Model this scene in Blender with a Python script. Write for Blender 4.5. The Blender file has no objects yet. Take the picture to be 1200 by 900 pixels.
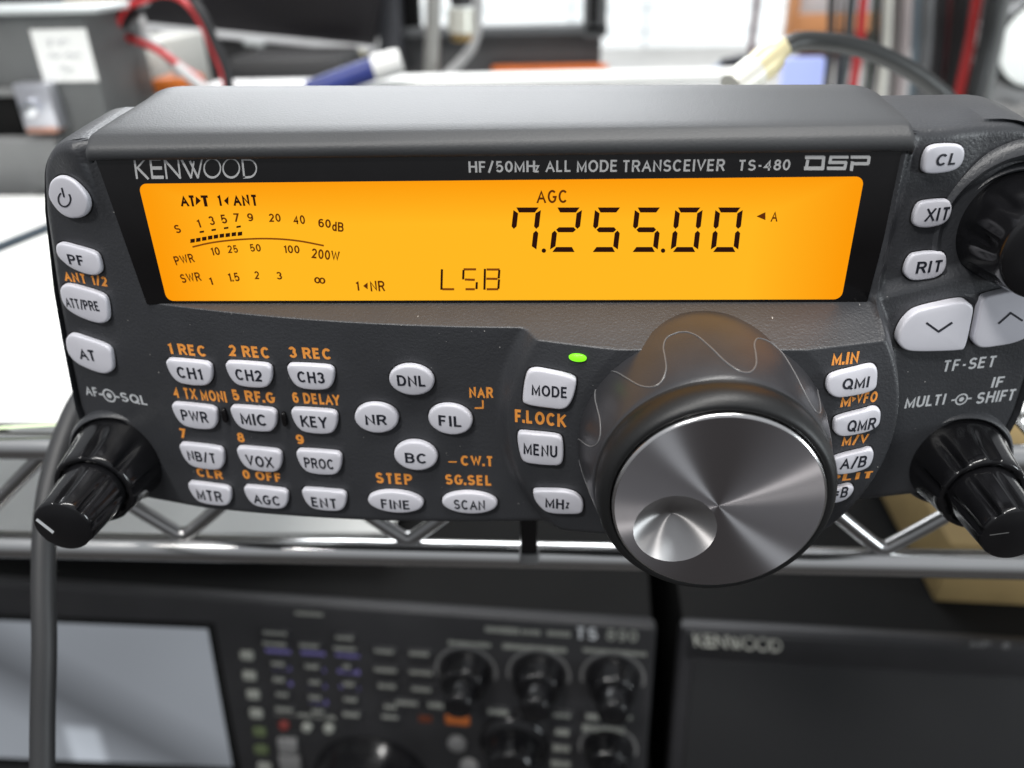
import bpy, bmesh, math, random
import numpy as np
from mathutils import Vector, Matrix
from mathutils.geometry import delaunay_2d_cdt

random.seed(4)
scene = bpy.context.scene
COL = scene.collection
S = 0.001                      # everything below is written in millimetres

# ------------------------------------------------------------------ camera
F, CX, CY = 942.0, 600.0, 450.0
ey = np.array([50., 515., 942.]); ey /= np.linalg.norm(ey)
ex = np.array([1., -.003, 0.]); ex[2] = -(ex[0]*ey[0]+ex[1]*ey[1])/ey[2]; ex /= np.linalg.norm(ex)
ez = np.cross(ey, ex)
R = np.stack([ex, ey, ez], 1)
def dirw(px, py):
    return R.T @ np.array([(px-CX)/F, (CY-py)/F, 1.])
CAM = np.array([3.502, -128.843, 54.367])
cd = bpy.data.cameras.new("camera"); cam = bpy.data.objects.new("camera", cd); COL.objects.link(cam)
cam.matrix_world = Matrix(((R[0][0], R[1][0], -R[2][0], CAM[0]*S), (R[0][1], R[1][1], -R[2][1], CAM[1]*S),
                           (R[0][2], R[1][2], -R[2][2], CAM[2]*S), (0, 0, 0, 1)))
cd.sensor_width = 36; cd.lens = 36*F/1200; cd.clip_start = 0.005; cd.clip_end = 20
cd.dof.use_dof = True; cd.dof.focus_distance = 0.133; cd.dof.aperture_fstop = 12.5; cd.dof.aperture_blades = 0
scene.camera = cam

# ------------------------------------------------------------------ light of the room
w = bpy.data.worlds.new("World"); scene.world = w; w.use_nodes = True
nt = w.node_tree; bg = nt.nodes["Background"]
tc = nt.nodes.new("ShaderNodeTexCoord"); sx = nt.nodes.new("ShaderNodeSeparateXYZ")
mr = nt.nodes.new("ShaderNodeMapRange"); mr.inputs[1].default_value = -1; mr.inputs[2].default_value = 1
cr = nt.nodes.new("ShaderNodeValToRGB")
cr.color_ramp.elements[0].color = (.12, .115, .115, 1); cr.color_ramp.elements[0].position = .3
cr.color_ramp.elements[1].color = (.75, .78, .82, 1); cr.color_ramp.elements[1].position = .75
nt.links.new(tc.outputs["Generated"], sx.inputs[0]); nt.links.new(sx.outputs[2], mr.inputs[0])
nt.links.new(mr.outputs[0], cr.inputs[0]); nt.links.new(cr.outputs[0], bg.inputs[0])
bg.inputs[1].default_value = 0.62
def area(name, loc, target, sx_, sy_, power, col=(1, 1, 1)):
    l = bpy.data.lights.new(name, 'AREA'); l.shape = 'RECTANGLE'; l.size = sx_; l.size_y = sy_; l.energy = power; l.color = col
    o = bpy.data.objects.new(name, l); COL.objects.link(o); o.location = loc
    o.rotation_euler = (Vector(target)-Vector(loc)).to_track_quat('-Z', 'Y').to_euler(); return o
area("ceiling_lamp", (-0.50, -0.83, 1.15), (0, 0, 0), 0.22, 0.16, 11, (1, .98, .95))
area("ceiling_lamp", (0.15, -0.15, 1.55), (0, 0, 0), 1.2, 0.14, 24, (1, .98, .95))
area("window_light", (1.25, -0.40, 0.09), (0, 0, -.02), 0.20, 0.35, 5.5, (.90, .97, 1))
area("window_light", (-0.3, 1.6, 0.95), (0, 0, -0.05), 1.3, 0.9, 32, (.94, .97, 1))
scene.view_settings.view_transform = 'Standard'; scene.view_settings.look = 'None'
scene.view_settings.exposure = 0.0; scene.view_settings.gamma = 1.0
scene.render.engine = 'CYCLES'; scene.cycles.use_denoising = True; scene.cycles.max_bounces = 8

# ------------------------------------------------------------------ materials
MATS = {}
def mat(name, col, rough=.5, metal=0., grain=0., gscale=3500., vary=0., vscale=60., emit=None, estr=0., spec=.5, coat=0., aniso=0.):
    if name in MATS: return MATS[name]
    m = bpy.data.materials.new(name); m.use_nodes = True; t = m.node_tree; b = t.nodes["Principled BSDF"]
    b.inputs["Base Color"].default_value = (*col, 1); b.inputs["Roughness"].default_value = rough; b.inputs["Metallic"].default_value = metal
    b.inputs["Specular IOR Level"].default_value = spec; b.inputs["Coat Weight"].default_value = coat; b.inputs["Coat Roughness"].default_value = .08
    c = t.nodes.new("ShaderNodeTexCoord")
    if grain:
        n = t.nodes.new("ShaderNodeTexNoise"); n.inputs["Scale"].default_value = gscale; n.inputs["Detail"].default_value = 2
        bu = t.nodes.new("ShaderNodeBump"); bu.inputs["Strength"].default_value = grain; bu.inputs["Distance"].default_value = .00006
        t.links.new(c.outputs["Object"], n.inputs["Vector"]); t.links.new(n.outputs["Fac"], bu.inputs["Height"]); t.links.new(bu.outputs["Normal"], b.inputs["Normal"])
    if name == "charcoal_plastic":
        nz = t.nodes.new("ShaderNodeTexNoise"); nz.inputs["Scale"].default_value = 1900; nz.inputs["Detail"].default_value = 1
        bz_ = t.nodes.new("ShaderNodeBump"); bz_.inputs["Strength"].default_value = .8; bz_.inputs["Distance"].default_value = .00008
        t.links.new(c.outputs["Object"], nz.inputs["Vector"]); t.links.new(nz.outputs["Fac"], bz_.inputs["Height"]); t.links.new(bu.outputs["Normal"], bz_.inputs["Normal"]); t.links.new(bz_.outputs["Normal"], b.inputs["Normal"])
    if vary:
        n2 = t.nodes.new("ShaderNodeTexNoise"); n2.inputs["Scale"].default_value = vscale; n2.inputs["Detail"].default_value = 5
        mr2 = t.nodes.new("ShaderNodeMapRange"); mr2.inputs[1].default_value = .3; mr2.inputs[2].default_value = .7
        mr2.inputs[3].default_value = 1-vary; mr2.inputs[4].default_value = 1+vary
        mx = t.nodes.new("ShaderNodeVectorMath"); mx.operation = 'SCALE'; mx.inputs[0].default_value = col
        t.links.new(c.outputs["Object"], n2.inputs["Vector"]); t.links.new(n2.outputs["Fac"], mr2.inputs[0]); t.links.new(mr2.outputs[0], mx.inputs["Scale"])
        t.links.new(mx.outputs[0], b.inputs["Base Color"])
        mr3 = t.nodes.new("ShaderNodeMapRange"); mr3.inputs[3].default_value = max(.02, rough-vary*.3); mr3.inputs[4].default_value = min(1, rough+vary*.3)
        t.links.new(n2.outputs["Fac"], mr3.inputs[0]); t.links.new(mr3.outputs[0], b.inputs["Roughness"])
    if emit is not None:
        b.inputs["Emission Color"].default_value = (*emit, 1); b.inputs["Emission Strength"].default_value = estr
    if aniso:
        b.inputs["Anisotropic"].default_value = aniso
        tg = t.nodes.new("ShaderNodeTangent"); tg.direction_type = 'RADIAL'; tg.axis = 'Y'
        t.links.new(tg.outputs[0], b.inputs["Tangent"])
        # fine turning marks
        sp = t.nodes.new("ShaderNodeSeparateXYZ"); t.links.new(c.outputs["Object"], sp.inputs[0])
        cb = t.nodes.new("ShaderNodeCombineXYZ"); t.links.new(sp.outputs[0], cb.inputs[0]); t.links.new(sp.outputs[2], cb.inputs[1])
        ln = t.nodes.new("ShaderNodeVectorMath"); ln.operation = 'LENGTH'; t.links.new(cb.outputs[0], ln.inputs[0])
        n4 = t.nodes.new("ShaderNodeTexNoise"); n4.noise_dimensions = '1D'; n4.inputs["Scale"].default_value = 9000; n4.inputs["Detail"].default_value = 2
        t.links.new(ln.outputs["Value"], n4.inputs["W"])
        m4 = t.nodes.new("ShaderNodeMapRange"); m4.inputs[3].default_value = rough-.06; m4.inputs[4].default_value = rough+.06
        t.links.new(n4.outputs["Fac"], m4.inputs[0]); t.links.new(m4.outputs[0], b.inputs["Roughness"])
    MATS[name] = m; return m
M_case = mat("charcoal_plastic", (.041, .043, .048), .42, grain=.55, gscale=3200, vary=.10, vscale=90)
M_top = mat("charcoal_top", (.045, .047, .050), .48, grain=.6, gscale=2600, vary=.08)
M_gloss = mat("glossy_black", (.006, .0055, .006), .12, vary=.12, vscale=200)
M_knob = mat("black_knob", (.007, .007, .008), .16, vary=.2, vscale=160)
M_knobface = mat("black_knob_face", (.010, .010, .011), .3, grain=.2)
M_grip = mat("grip_rubber", (.036, .036, .040), .34, grain=.4, gscale=3000, vary=.12, vscale=120)
M_rim = mat("rim_rubber", (.010, .0105, .011), .44, grain=.5, gscale=3500)
M_key = mat("white_key", (.70, .70, .76), .38, vary=.03, vscale=150)
M_gap = mat("gap_shadow_black", (.006, .006, .007), .7)
M_ink = mat("dark_ink", (.012, .014, .024), .6)
M_orange = mat("orange_ink", (.95, .36, .06), .6)
M_white = mat("white_ink", (.62, .64, .66), .6)
M_silver = mat("silver_ink", (.55, .55, .55), .45)
M_face = mat("turned_metal", (.56, .54, .56), .37, 1.0, aniso=1.0)
M_dimple = mat("turned_metal_dimple", (.50, .49, .49), .36, 1.0, aniso=1.0)
M_edge = mat("cut_edge", (.75, .74, .74), .18, 1.0)
M_chrome = mat("chrome_wire", (.66, .66, .655), .20, 1.0, vary=.05, vscale=25)
M_led = mat("green_lamp", (.1, .4, .02), .3, emit=(.25, 1., .01), estr=.95)
M_seg = mat("lcd_segment", (.03, .006, .002), .8, spec=.1)
M_seg2 = mat("lcd_segment_pale", (.15, .032, .002), .8, spec=.1)
M_arc = mat("lcd_arc", (.30, .075, .004), .8, spec=.1)
M_cable = mat("grey_cable", (.030, .031, .033), .5, grain=.3, gscale=1500)

# ------------------------------------------------------------------ objects
W = {}
def setprops(o, label=None, cat=None, group=None, kind=None):
    if label: o["label"] = label
    if cat: o["category"] = cat
    if group: o["group"] = group
    if kind: o["kind"] = kind
    return o
def thing(name, loc, label, cat, group=None):
    o = bpy.data.objects.new(name, None); COL.objects.link(o); o.empty_display_size = .01
    o.location = Vector(loc)*S; W[o.name] = Vector(loc); return setprops(o, label, cat, group)
def mesh(name, verts, faces, m, parent=None, smooth=True, org=None, sharp=None, bevel=0., bseg=2):
    v = np.array(verts, float)
    if org is None: org = (v.min(0)+v.max(0))/2
    org = np.array(org, float); me = bpy.data.meshes.new(name)
    me.from_pydata(((v-org)*S).tolist(), [], [list(f) for f in faces]); me.validate()
    bm = bmesh.new(); bm.from_mesh(me)
    bmesh.ops.recalc_face_normals(bm, faces=bm.faces)
    if bevel:
        bmesh.ops.bevel(bm, geom=[e for e in bm.edges if len(e.link_faces) == 2 and e.calc_face_angle(0) > .5], offset=bevel*S, segments=bseg, affect='EDGES', profile=.5)
    bm.to_mesh(me); bm.free()
    for p in me.polygons: p.use_smooth = smooth
    if smooth: me.set_sharp_from_angle(angle=math.radians(sharp or 40))
    me.materials.append(m)
    o = bpy.data.objects.new(name, me); COL.objects.link(o)
    base = W[parent.name] if parent is not None else Vector((0, 0, 0))
    if parent is not None: o.parent = parent
    o.location = (Vector(org)-base)*S; W[o.name] = Vector(org); return o
def cat_closed(pts, n):
    p = np.array(pts, float); k = len(p); out = []
    for i in range(k):
        a, b, c, d = p[i-1], p[i], p[(i+1) % k], p[(i+2) % k]
        m = max(1, round(n/k))
        for t in np.linspace(0, 1, m, endpoint=False):
            out.append(.5*((2*b)+(-a+c)*t+(2*a-5*b+4*c-d)*t*t+(-a+3*b-3*c+d)*t**3))
    return np.array(out)
def cat_open(pts, m=8):
    p = [np.array(q, float) for q in pts]; p = [2*p[0]-p[1]]+p+[2*p[-1]-p[-2]]; out = []
    for i in range(1, len(p)-2):
        a, b, c, d = p[i-1:i+3]
        for t in np.linspace(0, 1, m, endpoint=False):
            out.append(.5*((2*b)+(-a+c)*t+(2*a-5*b+4*c-d)*t*t+(-a+3*b-3*c+d)*t**3))
    out.append(p[-2]); return out
def tube_geo(pts, r, n=12, off=0):
    pts = [Vector(p) for p in pts]; vs, fs = [], []; nrm = None
    for i, p in enumerate(pts):
        t = (pts[min(i+1, len(pts)-1)]-pts[max(i-1, 0)]).normalized()
        if nrm is None: nrm = t.orthogonal().normalized()
        nrm = (nrm-t*nrm.dot(t)).normalized(); bi = t.cross(nrm)
        rr = r[i] if hasattr(r, '__len__') else r
        for k in range(n):
            a = 2*math.pi*k/n; vs.append(p+(nrm*math.cos(a)+bi*math.sin(a))*rr)
    for i in range(len(pts)-1):
        for k in range(n):
            a = i*n+k; b = i*n+(k+1) % n; fs.append([off+a, off+b, off+b+n, off+a+n])
    fs.append([off+k for k in range(n)][::-1]); fs.append([off+(len(pts)-1)*n+k for k in range(n)])
    return [tuple(v) for v in vs], fs
def tube(name, pts, r, m, parent=None, n=12, curve=True, mm=8):
    v, f = tube_geo(cat_open(pts, mm) if curve else pts, r, n); return mesh(name, v, f, m, parent)
def tubes(name, lst, m, parent=None, n=10):
    V_, F_ = [], []
    for pts, r in lst:
        v, f = tube_geo(pts, r, n, len(V_)); V_ += v; F_ += f
    return mesh(name, V_, F_, m, parent)
def box_geo(c, ax, ay, az):
    c, ax, ay, az = map(np.array, (c, ax, ay, az)); vs = [c+i*ax+j*ay+k*az for i in (-1, 1) for j in (-1, 1) for k in (-1, 1)]
    return vs, [(0, 1, 3, 2), (4, 6, 7, 5), (0, 4, 5, 1), (2, 3, 7, 6), (0, 2, 6, 4), (1, 5, 7, 3)]
def box(name, x0, x1, y0, y1, z0, z1, m, parent=None, bevel=1., rot=0.):
    c = np.array([(x0+x1)/2, (y0+y1)/2, (z0+z1)/2]); cs, sn = math.cos(rot), math.sin(rot)
    v, f = box_geo(c, np.array([cs, sn, 0])*(x1-x0)/2, np.array([-sn, cs, 0])*(y1-y0)/2, np.array([0, 0, 1])*(z1-z0)/2)
    return mesh(name, v, f, m, parent, bevel=bevel, sharp=35)
def lathe(name, ax, prof, m, parent, n=96, mod=None, cap=True, sharp=50):
    """turned about an axis along the panel's normal: profile of (radius, height)"""
    vs, fs = [], []
    for j, (r, h) in enumerate(prof):
        for k in range(n):
            a = 2*math.pi*k/n; rr = mod(r, h, a) if mod else r
            vs.append((ax[0]+rr*math.cos(a), -h, ax[1]+rr*math.sin(a)))
    for j in range(len(prof)-1):
        for k in range(n):
            fs.append((j*n+k, j*n+(k+1) % n, (j+1)*n+(k+1) % n, (j+1)*n+k))
    if cap: fs.append([(len(prof)-1)*n+k for k in range(n)])
    return mesh(name, vs, fs, m, parent, sharp=sharp)

# ------------------------------------------------------------------ shape of the control panel, y = -height(x, z)
ZT, ZB = 28.3, -42.2
XLK = np.array([(-41.2, -91), (-25, -91.8), (-10, -90), (0, -88.6), (15, -85.6), (28.3, -81.6)])
XRK = np.array([(-41.2, 88.5), (-25, 91.2), (-10, 91.2), (2, 92.6), (12, 93.4), (20, 89.5), (28.3, 81.5)])
def xl(z): return np.interp(z, XLK[:, 0], XLK[:, 1])
def xr(z): return np.interp(z, XRK[:, 0], XRK[:, 1])
def zbot(x): return np.interp(x, [-90, -70, -35, 0, 60, 90], [-46.4, -46.0, -44.9, -43.3, -42.6, -42.8])
def sstep(a, b, x):
    t = np.clip((x-a)/(b-a), 0, 1); return t*t*(3-2*t)
DX, DZ = 29.0, -19.8
def hraw(x, z):
    d = (5-x)/73
    hl = 6.3-6.3*np.clip(d, 0, 1)**2.2
    hl = np.where(x < -68, -.27*(-68-x), hl)
    hr = .6-.2*(x-57)
    hb = hl+(hr-hl)*sstep(44, 60, x)
    r = np.hypot(x-DX, z-DZ)
    hd = 11.3-.2*np.maximum(0, r-22)
    wdt = 3.2
    hb = hb+(np.maximum(hd, hb)-hb)*(1-sstep(32.6, 32.6+wdt, r))
    ang = np.clip((x+70.5)/3, 0, 1)*np.clip((57.6-x)/.8, 0, 1)
    L = 3.0*(.25-z)
    L = np.maximum(L, np.minimum(hb, 0))
    k = .35
    hh = np.clip(.5+.5*(L-hb)/k, 0, 1)
    hm = L*(1-hh)+hb*hh-k*hh*(1-hh)
    h = hb+(hm-hb)*ang
    # the upper half of the right wing lies a little lower than the arrow keys' half
    zl = .2+(x-57)*.19
    up = sstep(-.2, 2.6, z-zl)*sstep(57.2, 59.5, x)
    h = h+2.0*sstep(13, 27, z)*sstep(-84, -74, x)*(1-sstep(-2.6, -.2, x-(-71.4+(25.6-z)*.14)))+1.0*sstep(15, 27, z)*sstep(58.3, 58.7, x)*(1-sstep(64, 72, x))
    h = h-.8*np.exp(-((x+21.6)**2+(z+19.5)**2)/30.)
    return h-1.7*up
def edge_d(x, z):
    a = np.minimum(x-xl(z), xr(z)-x); b1 = ZT-z; b2 = z-zbot(x)
    d = np.minimum(np.minimum(a, b1), b2)
    for b, rc in ((b1, 7.5), (b2, 5.)):
        c = (a < rc) & (b < rc); d = np.where(c, np.minimum(d, rc-np.hypot(rc-a, rc-b)), d)
    return np.maximum(d, 0)
def hsurf(x, z):
    x = np.asarray(x, float); z = np.asarray(z, float); d = edge_d(x, z); fr = 1.9
    t = np.clip(fr-d, 0, fr); return hraw(x, z)-(fr-np.sqrt(np.maximum(fr*fr-t*t, 0)))
def at(px, py, h=0.):
    d = dirw(px, py); return CAM+(-h-CAM[1])/d[1]*d
def atz(px, py, z):
    d = dirw(px, py); return CAM+(z-CAM[2])/d[2]*d
def atd(px, py, t): return CAM+t*dirw(px, py)

class Shell:
    def hit(s, px, py):
        h = 0.
        for _ in range(40):
            q = at(px, py, h); h += .5*(float(hraw(q[0], q[2]))-h)
        return q[0], q[2]
    def pt(s, u, v, e=.05): return (u, -(float(hsurf(u, v))+e), v)
class Flat:
    def __init__(s, h): s.h = h
    def hit(s, px, py): q = at(px, py, s.h); return q[0], q[2]
    def pt(s, u, v, e=.05): return (u, -(s.h+e), v)
class Tilt:
    """plane with its own axes (used for the equipment on the lower level)"""
    def __init__(s, p, yaw, tilt):
        cy, sy = math.cos(yaw), math.sin(yaw)
        s.p = np.array(p, float); s.ex = np.array([cy, -sy, 0]); b = np.array([sy, cy, 0])
        s.ez = np.array([0, 0, 1])*math.cos(tilt)+b*math.sin(tilt); s.n = np.cross(s.ex, s.ez)
    def hit(s, px, py, out=0.):
        d = dirw(px, py); t = np.dot(s.p+s.n*out-CAM, s.n)/np.dot(d, s.n); q = CAM+t*d-s.p
        return float(np.dot(q, s.ex)), float(np.dot(q, s.ez))
    def pt(s, u, v, e=.1): return tuple(s.p+u*s.ex+v*s.ez+e*s.n)
SH = Shell()

# ------------------------------------------------------------------ lettering
def arcpts(cx, cy, rx, ry, a0, a1, n=24):
    return [(cx+rx*math.cos(math.radians(a0+(a1-a0)*i/n)), cy+ry*math.sin(math.radians(a0+(a1-a0)*i/n))) for i in range(n+1)]
A_ = arcpts
GL_ = {
 'A': (.74, [[(0, 0), (.37, 1), (.74, 0)], [(.13, .33), (.61, .33)]]),
 'B': (.62, [[(0, 0), (0, 1)]+[(.33, 1)]+A_(.34, .765, .24, .235, 90, -90, 12)+[(0, .53)], [(.33, .53)]+A_(.35, .265, .27, .265, 90, -90, 12)+[(0, 0)]]),
 'C': (.70, [A_(.36, .5, .36, .5, 42, 318, 28)]),
 'D': (.66, [[(0, 0), (0, 1), (.28, 1)]+A_(.29, .5, .37, .5, 90, -90, 18)+[(0, 0)]]),
 'E': (.54, [[(.53, 1), (0, 1), (0, 0), (.55, 0)], [(0, .53), (.48, .53)]]),
 'F': (.50, [[(.51, 1), (0, 1), (0, 0)], [(0, .5), (.45, .5)]]),
 'G': (.72, [A_(.36, .5, .36, .5, 45, 318, 28)+[(.70, .46), (.40, .46)]]),
 'H': (.62, [[(0, 0), (0, 1)], [(.62, 0), (.62, 1)], [(0, .53), (.62, .53)]]),
 'I': (.0, [[(0, 0), (0, 1)]]),
 'K': (.62, [[(0, 0), (0, 1)], [(.58, 1), (.02, .37)], [(.21, .58), (.63, 0)]]),
 'L': (.50, [[(0, 1), (0, 0), (.51, 0)]]),
 'M': (.76, [[(0, 0), (0, 1), (.38, .08), (.76, 1), (.76, 0)]]),
 'N': (.62, [[(0, 0), (0, 1), (.62, 0), (.62, 1)]]),
 'O': (.76, [A_(.38, .5, .38, .5, 0, 360, 36)]),
 'P': (.60, [[(0, 0), (0, 1), (.33, 1)]+A_(.33, .73, .27, .27, 90, -90, 14)+[(0, .46)]]),
 'Q': (.76, [A_(.38, .5, .38, .5, 0, 360, 36), [(.46, .26), (.74, -.02)]]),
 'R': (.62, [[(0, 0), (0, 1), (.33, 1)]+A_(.34, .74, .26, .26, 90, -90, 14)+[(0, .48)], [(.34, .48), (.60, 0)]]),
 'S': (.60, [A_(.30, .75, .27, .25, 25, 250, 16)+[(.38, .49)]+A_(.30, .255, .30, .255, 62, -155, 18)]),
 'T': (.62, [[(0, 1), (.62, 1)], [(.31, 1), (.31, 0)]]),
 'U': (.60, [[(0, 1)]+A_(.30, .30, .30, .30, 180, 360, 16)+[(.60, 1)]]),
 'V': (.68, [[(0, 1), (.34, 0), (.68, 1)]]),
 'W': (.98, [[(0, 1), (.245, 0), (.49, 1), (.735, 0), (.98, 1)]]),
 'X': (.64, [[(0, 0), (.62, 1)], [(.02, 1), (.64, 0)]]),
 'Y': (.64, [[(0, 1), (.32, .44), (.64, 1)], [(.32, .46), (.32, 0)]]),
 'z': (.44, [[(0, .68), (.43, .68), (0, 0), (.45, 0)]]),
 'd': (.46, [[(.46, 0), (.46, 1)], A_(.23, .33, .23, .33, 0, 360, 24)]),
 '0': (.54, [A_(.27, .5, .27, .5, 0, 360, 30)]),
 '1': (.22, [[(0, .80), (.22, 1), (.22, 0)]]),
 '2': (.54, [A_(.27, .72, .26, .28, 165, -35, 14)+[(0, 0), (.55, 0)]]),
 '3': (.54, [A_(.26, .75, .24, .25, 160, -80, 14), A_(.26, .265, .28, .265, 85, -160, 16)]),
 '4': (.60, [[(.43, 0), (.43, 1), (0, .28), (.60, .28)]]),
 '5': (.54, [[(.49, 1), (.09, 1), (.04, .47)]+A_(.27, .31, .27, .31, 140, -150, 18)]),
 '6': (.54, [A_(.27, .31, .27, .31, 0, 360, 26), A_(.32, .62, .32, .38, 50, 175, 10)+[(0, .33)]]),
 '7': (.54, [[(0, 1), (.54, 1), (.18, 0)]]),
 '8': (.54, [A_(.27, .765, .22, .235, 0, 360, 24), A_(.27, .265, .27, .265, 0, 360, 26)]),
 '9': (.54, [A_(.27, .69, .27, .31, 0, 360, 26), A_(.22, .38, .32, .38, 230, 355, 10)+[(.54, .67)]]),
 '/': (.34, [[(0, -.03), (.34, 1.03)]]), '.': (.0, [[(0, -.01), (0, .04)]]), '-': (.28, [[(0, .42), (.28, .42)]]),
 '=': (.45, [[(0, .62), (.45, .62)], [(0, .3), (.45, .3)]]),
 '~': (1.2, [A_(.27, .5, .27, .36, 0, 360, 26), A_(.87, .5, .27, .36, 0, 360, 26)]),
}
def ribbon(p, wd):
    """one polyline as a strip with mitred corners"""
    q = [p[0]]
    for a in p[1:]:
        if math.hypot(a[0]-q[-1][0], a[1]-q[-1][1]) > 1e-6: q.append(a)
    p = np.array(q, float); closed = len(p) > 3 and np.hypot(*(p[0]-p[-1])) < 1e-6
    if closed: p = p[:-1]
    n = len(p); Lf, Rt = [], []
    for i in range(n):
        d0 = p[i]-p[i-1] if (i > 0 or closed) else p[1]-p[0]
        d1 = p[(i+1) % n]-p[i] if (i < n-1 or closed) else p[-1]-p[-2]
        d0 = d0/np.hypot(*d0); d1 = d1/np.hypot(*d1); t_ = d0+d1; l = np.hypot(*t_)
        if l < .2: t_ = d1; l = 1
        t_ = t_/l; nn = np.array([-t_[1], t_[0]]); k = 1/max(.42, abs(np.dot(nn, np.array([-d1[1], d1[0]]))))
        Lf.append(p[i]+nn*k*wd/2); Rt.append(p[i]-nn*k*wd/2)
    V_ = Lf+Rt; m_ = n if closed else n-1
    return V_, [(i, (i+1) % n, n+(i+1) % n, n+i) for i in range(m_)]
TXT = {}
def text_geo(s, bold=0.):
    k = (s, bold)
    if k in TXT: return TXT[k]
    wd = .125+bold*3.2; x = 0; V_, F_, Z_ = [], [], []; sid = 0
    pc = ''
    for ch in s:
        if pc+ch in ('LT', 'AT', 'TA', 'AV', 'FT', 'TT', 'LA', 'AY', 'LY'): x -= .13
        if pc+ch in ('T/', 'P.', 'F.', '/P'): x -= .06
        pc = ch
        if ch == '.': x -= .07
        if ch == ' ': x += .36; continue
        w_, st = GL_['~' if ch == chr(8734) else ch]; q = 1-wd
        for p in st:
            pp_ = [np.array((x+wd/2+a*q*.98, wd/2+b_*q)) for a, b_ in p]
            if np.hypot(*(pp_[0]-pp_[-1])) > 1e-4:
                for i0, i1 in ((0, 1), (-1, -2)):
                    dd = pp_[i0]-pp_[i1]; dd = dd/max(np.hypot(*dd), 1e-6)
                    if abs(dd[1]) > .5 and (p[i0][1] < .08 or p[i0][1] > .98): pp_[i0] = pp_[i0]+dd*wd/2/abs(dd[1])
            v, f = ribbon([tuple(z_) for z_ in pp_], wd); o = len(V_)
            if ch not in 'Q/': v = [np.array((z_[0], min(1., max(0., z_[1])))) for z_ in v]
            V_ += v; F_ += [tuple(o+i for i in g) for g in f]; Z_ += [sid*.003]*len(v); sid = (sid+1) % 3
        x += w_*q*.98+wd+(.135 if ch != '.' else .10)
    v = np.array(V_); v = (v-v.min(0))/np.maximum(v.max(0)-v.min(0), 1e-6)-.5
    TXT[k] = (v, F_, Z_); return TXT[k]
def fit(surf, cx, cy, w_, h_):
    u0, v0 = surf.hit(cx, cy); a = surf.hit(cx-w_/2, cy); b = surf.hit(cx+w_/2, cy); c = surf.hit(cx, cy-h_/2); d = surf.hit(cx, cy+h_/2)
    return u0, v0, b[0]-a[0], c[1]-d[1]
def text(name, surf, s, cx, cy, w_, h_, m, parent, rot=0., bold=.012, e=.05, shear=0.):
    u0, v0, wx, hz = fit(surf, cx, cy, w_, h_); v, f, zz = text_geo(s, bold); cs, sn = math.cos(rot), math.sin(rot); P = []
    for (a, b), dz in zip(v, zz):
        a, b = a*wx+shear*b*hz, b*hz; P.append(surf.pt(u0+a*cs-b*sn, v0+a*sn+b*cs, e+dz))
    return mesh(name, P, f, m, parent, smooth=False)
def bb(x0, y0, x1, y1): return ((x0+x1)/2, (y0+y1)/2, x1-x0, y1-y0)
def pxpolys(name, surf, polys, m, parent, e=.05):
    V_, F_ = [], []
    for k, p in enumerate(polys):
        F_.append(list(range(len(V_), len(V_)+len(p)))); V_ += [surf.pt(*surf.hit(*q), e+.003*(k % 4)) for q in p]
    return mesh(name, V_, F_, m, parent, smooth=False)
def strokes(lines, wd):
    out = []
    for ln in lines:
        w_ = wd
        if isinstance(ln, tuple) and isinstance(ln[1], (int, float)) and isinstance(ln[0], list): ln, w_ = ln
        for (x0, y0), (x1, y1) in zip(ln[:-1], ln[1:]):
            L = math.hypot(x1-x0, y1-y0) or 1; dx, dy = (x1-x0)/L, (y1-y0)/L; nx, ny = -dy*w_/2, dx*w_/2; ext = w_*.25
            x0_, y0_, x1_, y1_ = x0-dx*ext, y0-dy*ext, x1+dx*ext, y1+dy*ext
            out.append([(x0_+nx, y0_+ny), (x1_+nx, y1_+ny), (x1_-nx, y1_-ny), (x0_-nx, y0_-ny)])
    return out


# ------------------------------------------------------------------ the transceiver: shell
radio = thing("transceiver", (0, 20, -49), "dark grey radio transceiver with glowing orange display and white keys, perched on the chrome shelf", "radio")
NZ, NX = 290, 430
zr = np.linspace(ZB, ZT, NZ)
zr = np.sort(np.concatenate([zr, np.linspace(-6, .8, 60)]))
NZ = len(zr); V_, F_ = [], []
for z in zr:
    am = 0.
    for b, rc in ((ZT-z, 7.5), (z-ZB, 5.)):
        if b < rc: am = max(am, rc-math.sqrt(max(rc*rc-(rc-b)**2, 0)))
    a, b = float(xl(z))+am, float(xr(z))-am; t = np.linspace(-1, 1, NX); t = np.sign(t)*(1-(1-np.abs(t))**1.15)
    xs = (a+b)/2+t*(b-a)/2; zs = z+(zbot(xs)-ZB)*min(1., max(0., (-26-z)/(-26-ZB))); hs = hsurf(xs, zs); V_ += list(zip(xs, -hs, zs))
for j in range(NZ-1):
    for i in range(NX-1): F_.append((j*NX+i, j*NX+i+1, (j+1)*NX+i+1, (j+1)*NX+i))
loop = [i for i in range(NX)]+[j*NX+NX-1 for j in range(1, NZ)]+[(NZ-1)*NX+i for i in range(NX-2, -1, -1)]+[j*NX for j in range(NZ-2, 0, -1)]
prev = loop
for Y, g in ((6, 1.012), (14, 1.03), (22, 1.045), (24, 1.03)):
    cur = []
    for i in loop:
        x, y, z = V_[i]; cur.append(len(V_)); V_.append((x*(1+(g-1)*.35), Y, -6+(z+6)*g))
    for k in range(len(loop)): F_.append((prev[k], prev[(k+1) % len(loop)], cur[(k+1) % len(loop)], cur[k]))
    prev = cur
F_.append(prev)
panel = mesh("front_panel", V_, F_, M_case, radio, sharp=60)

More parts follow.
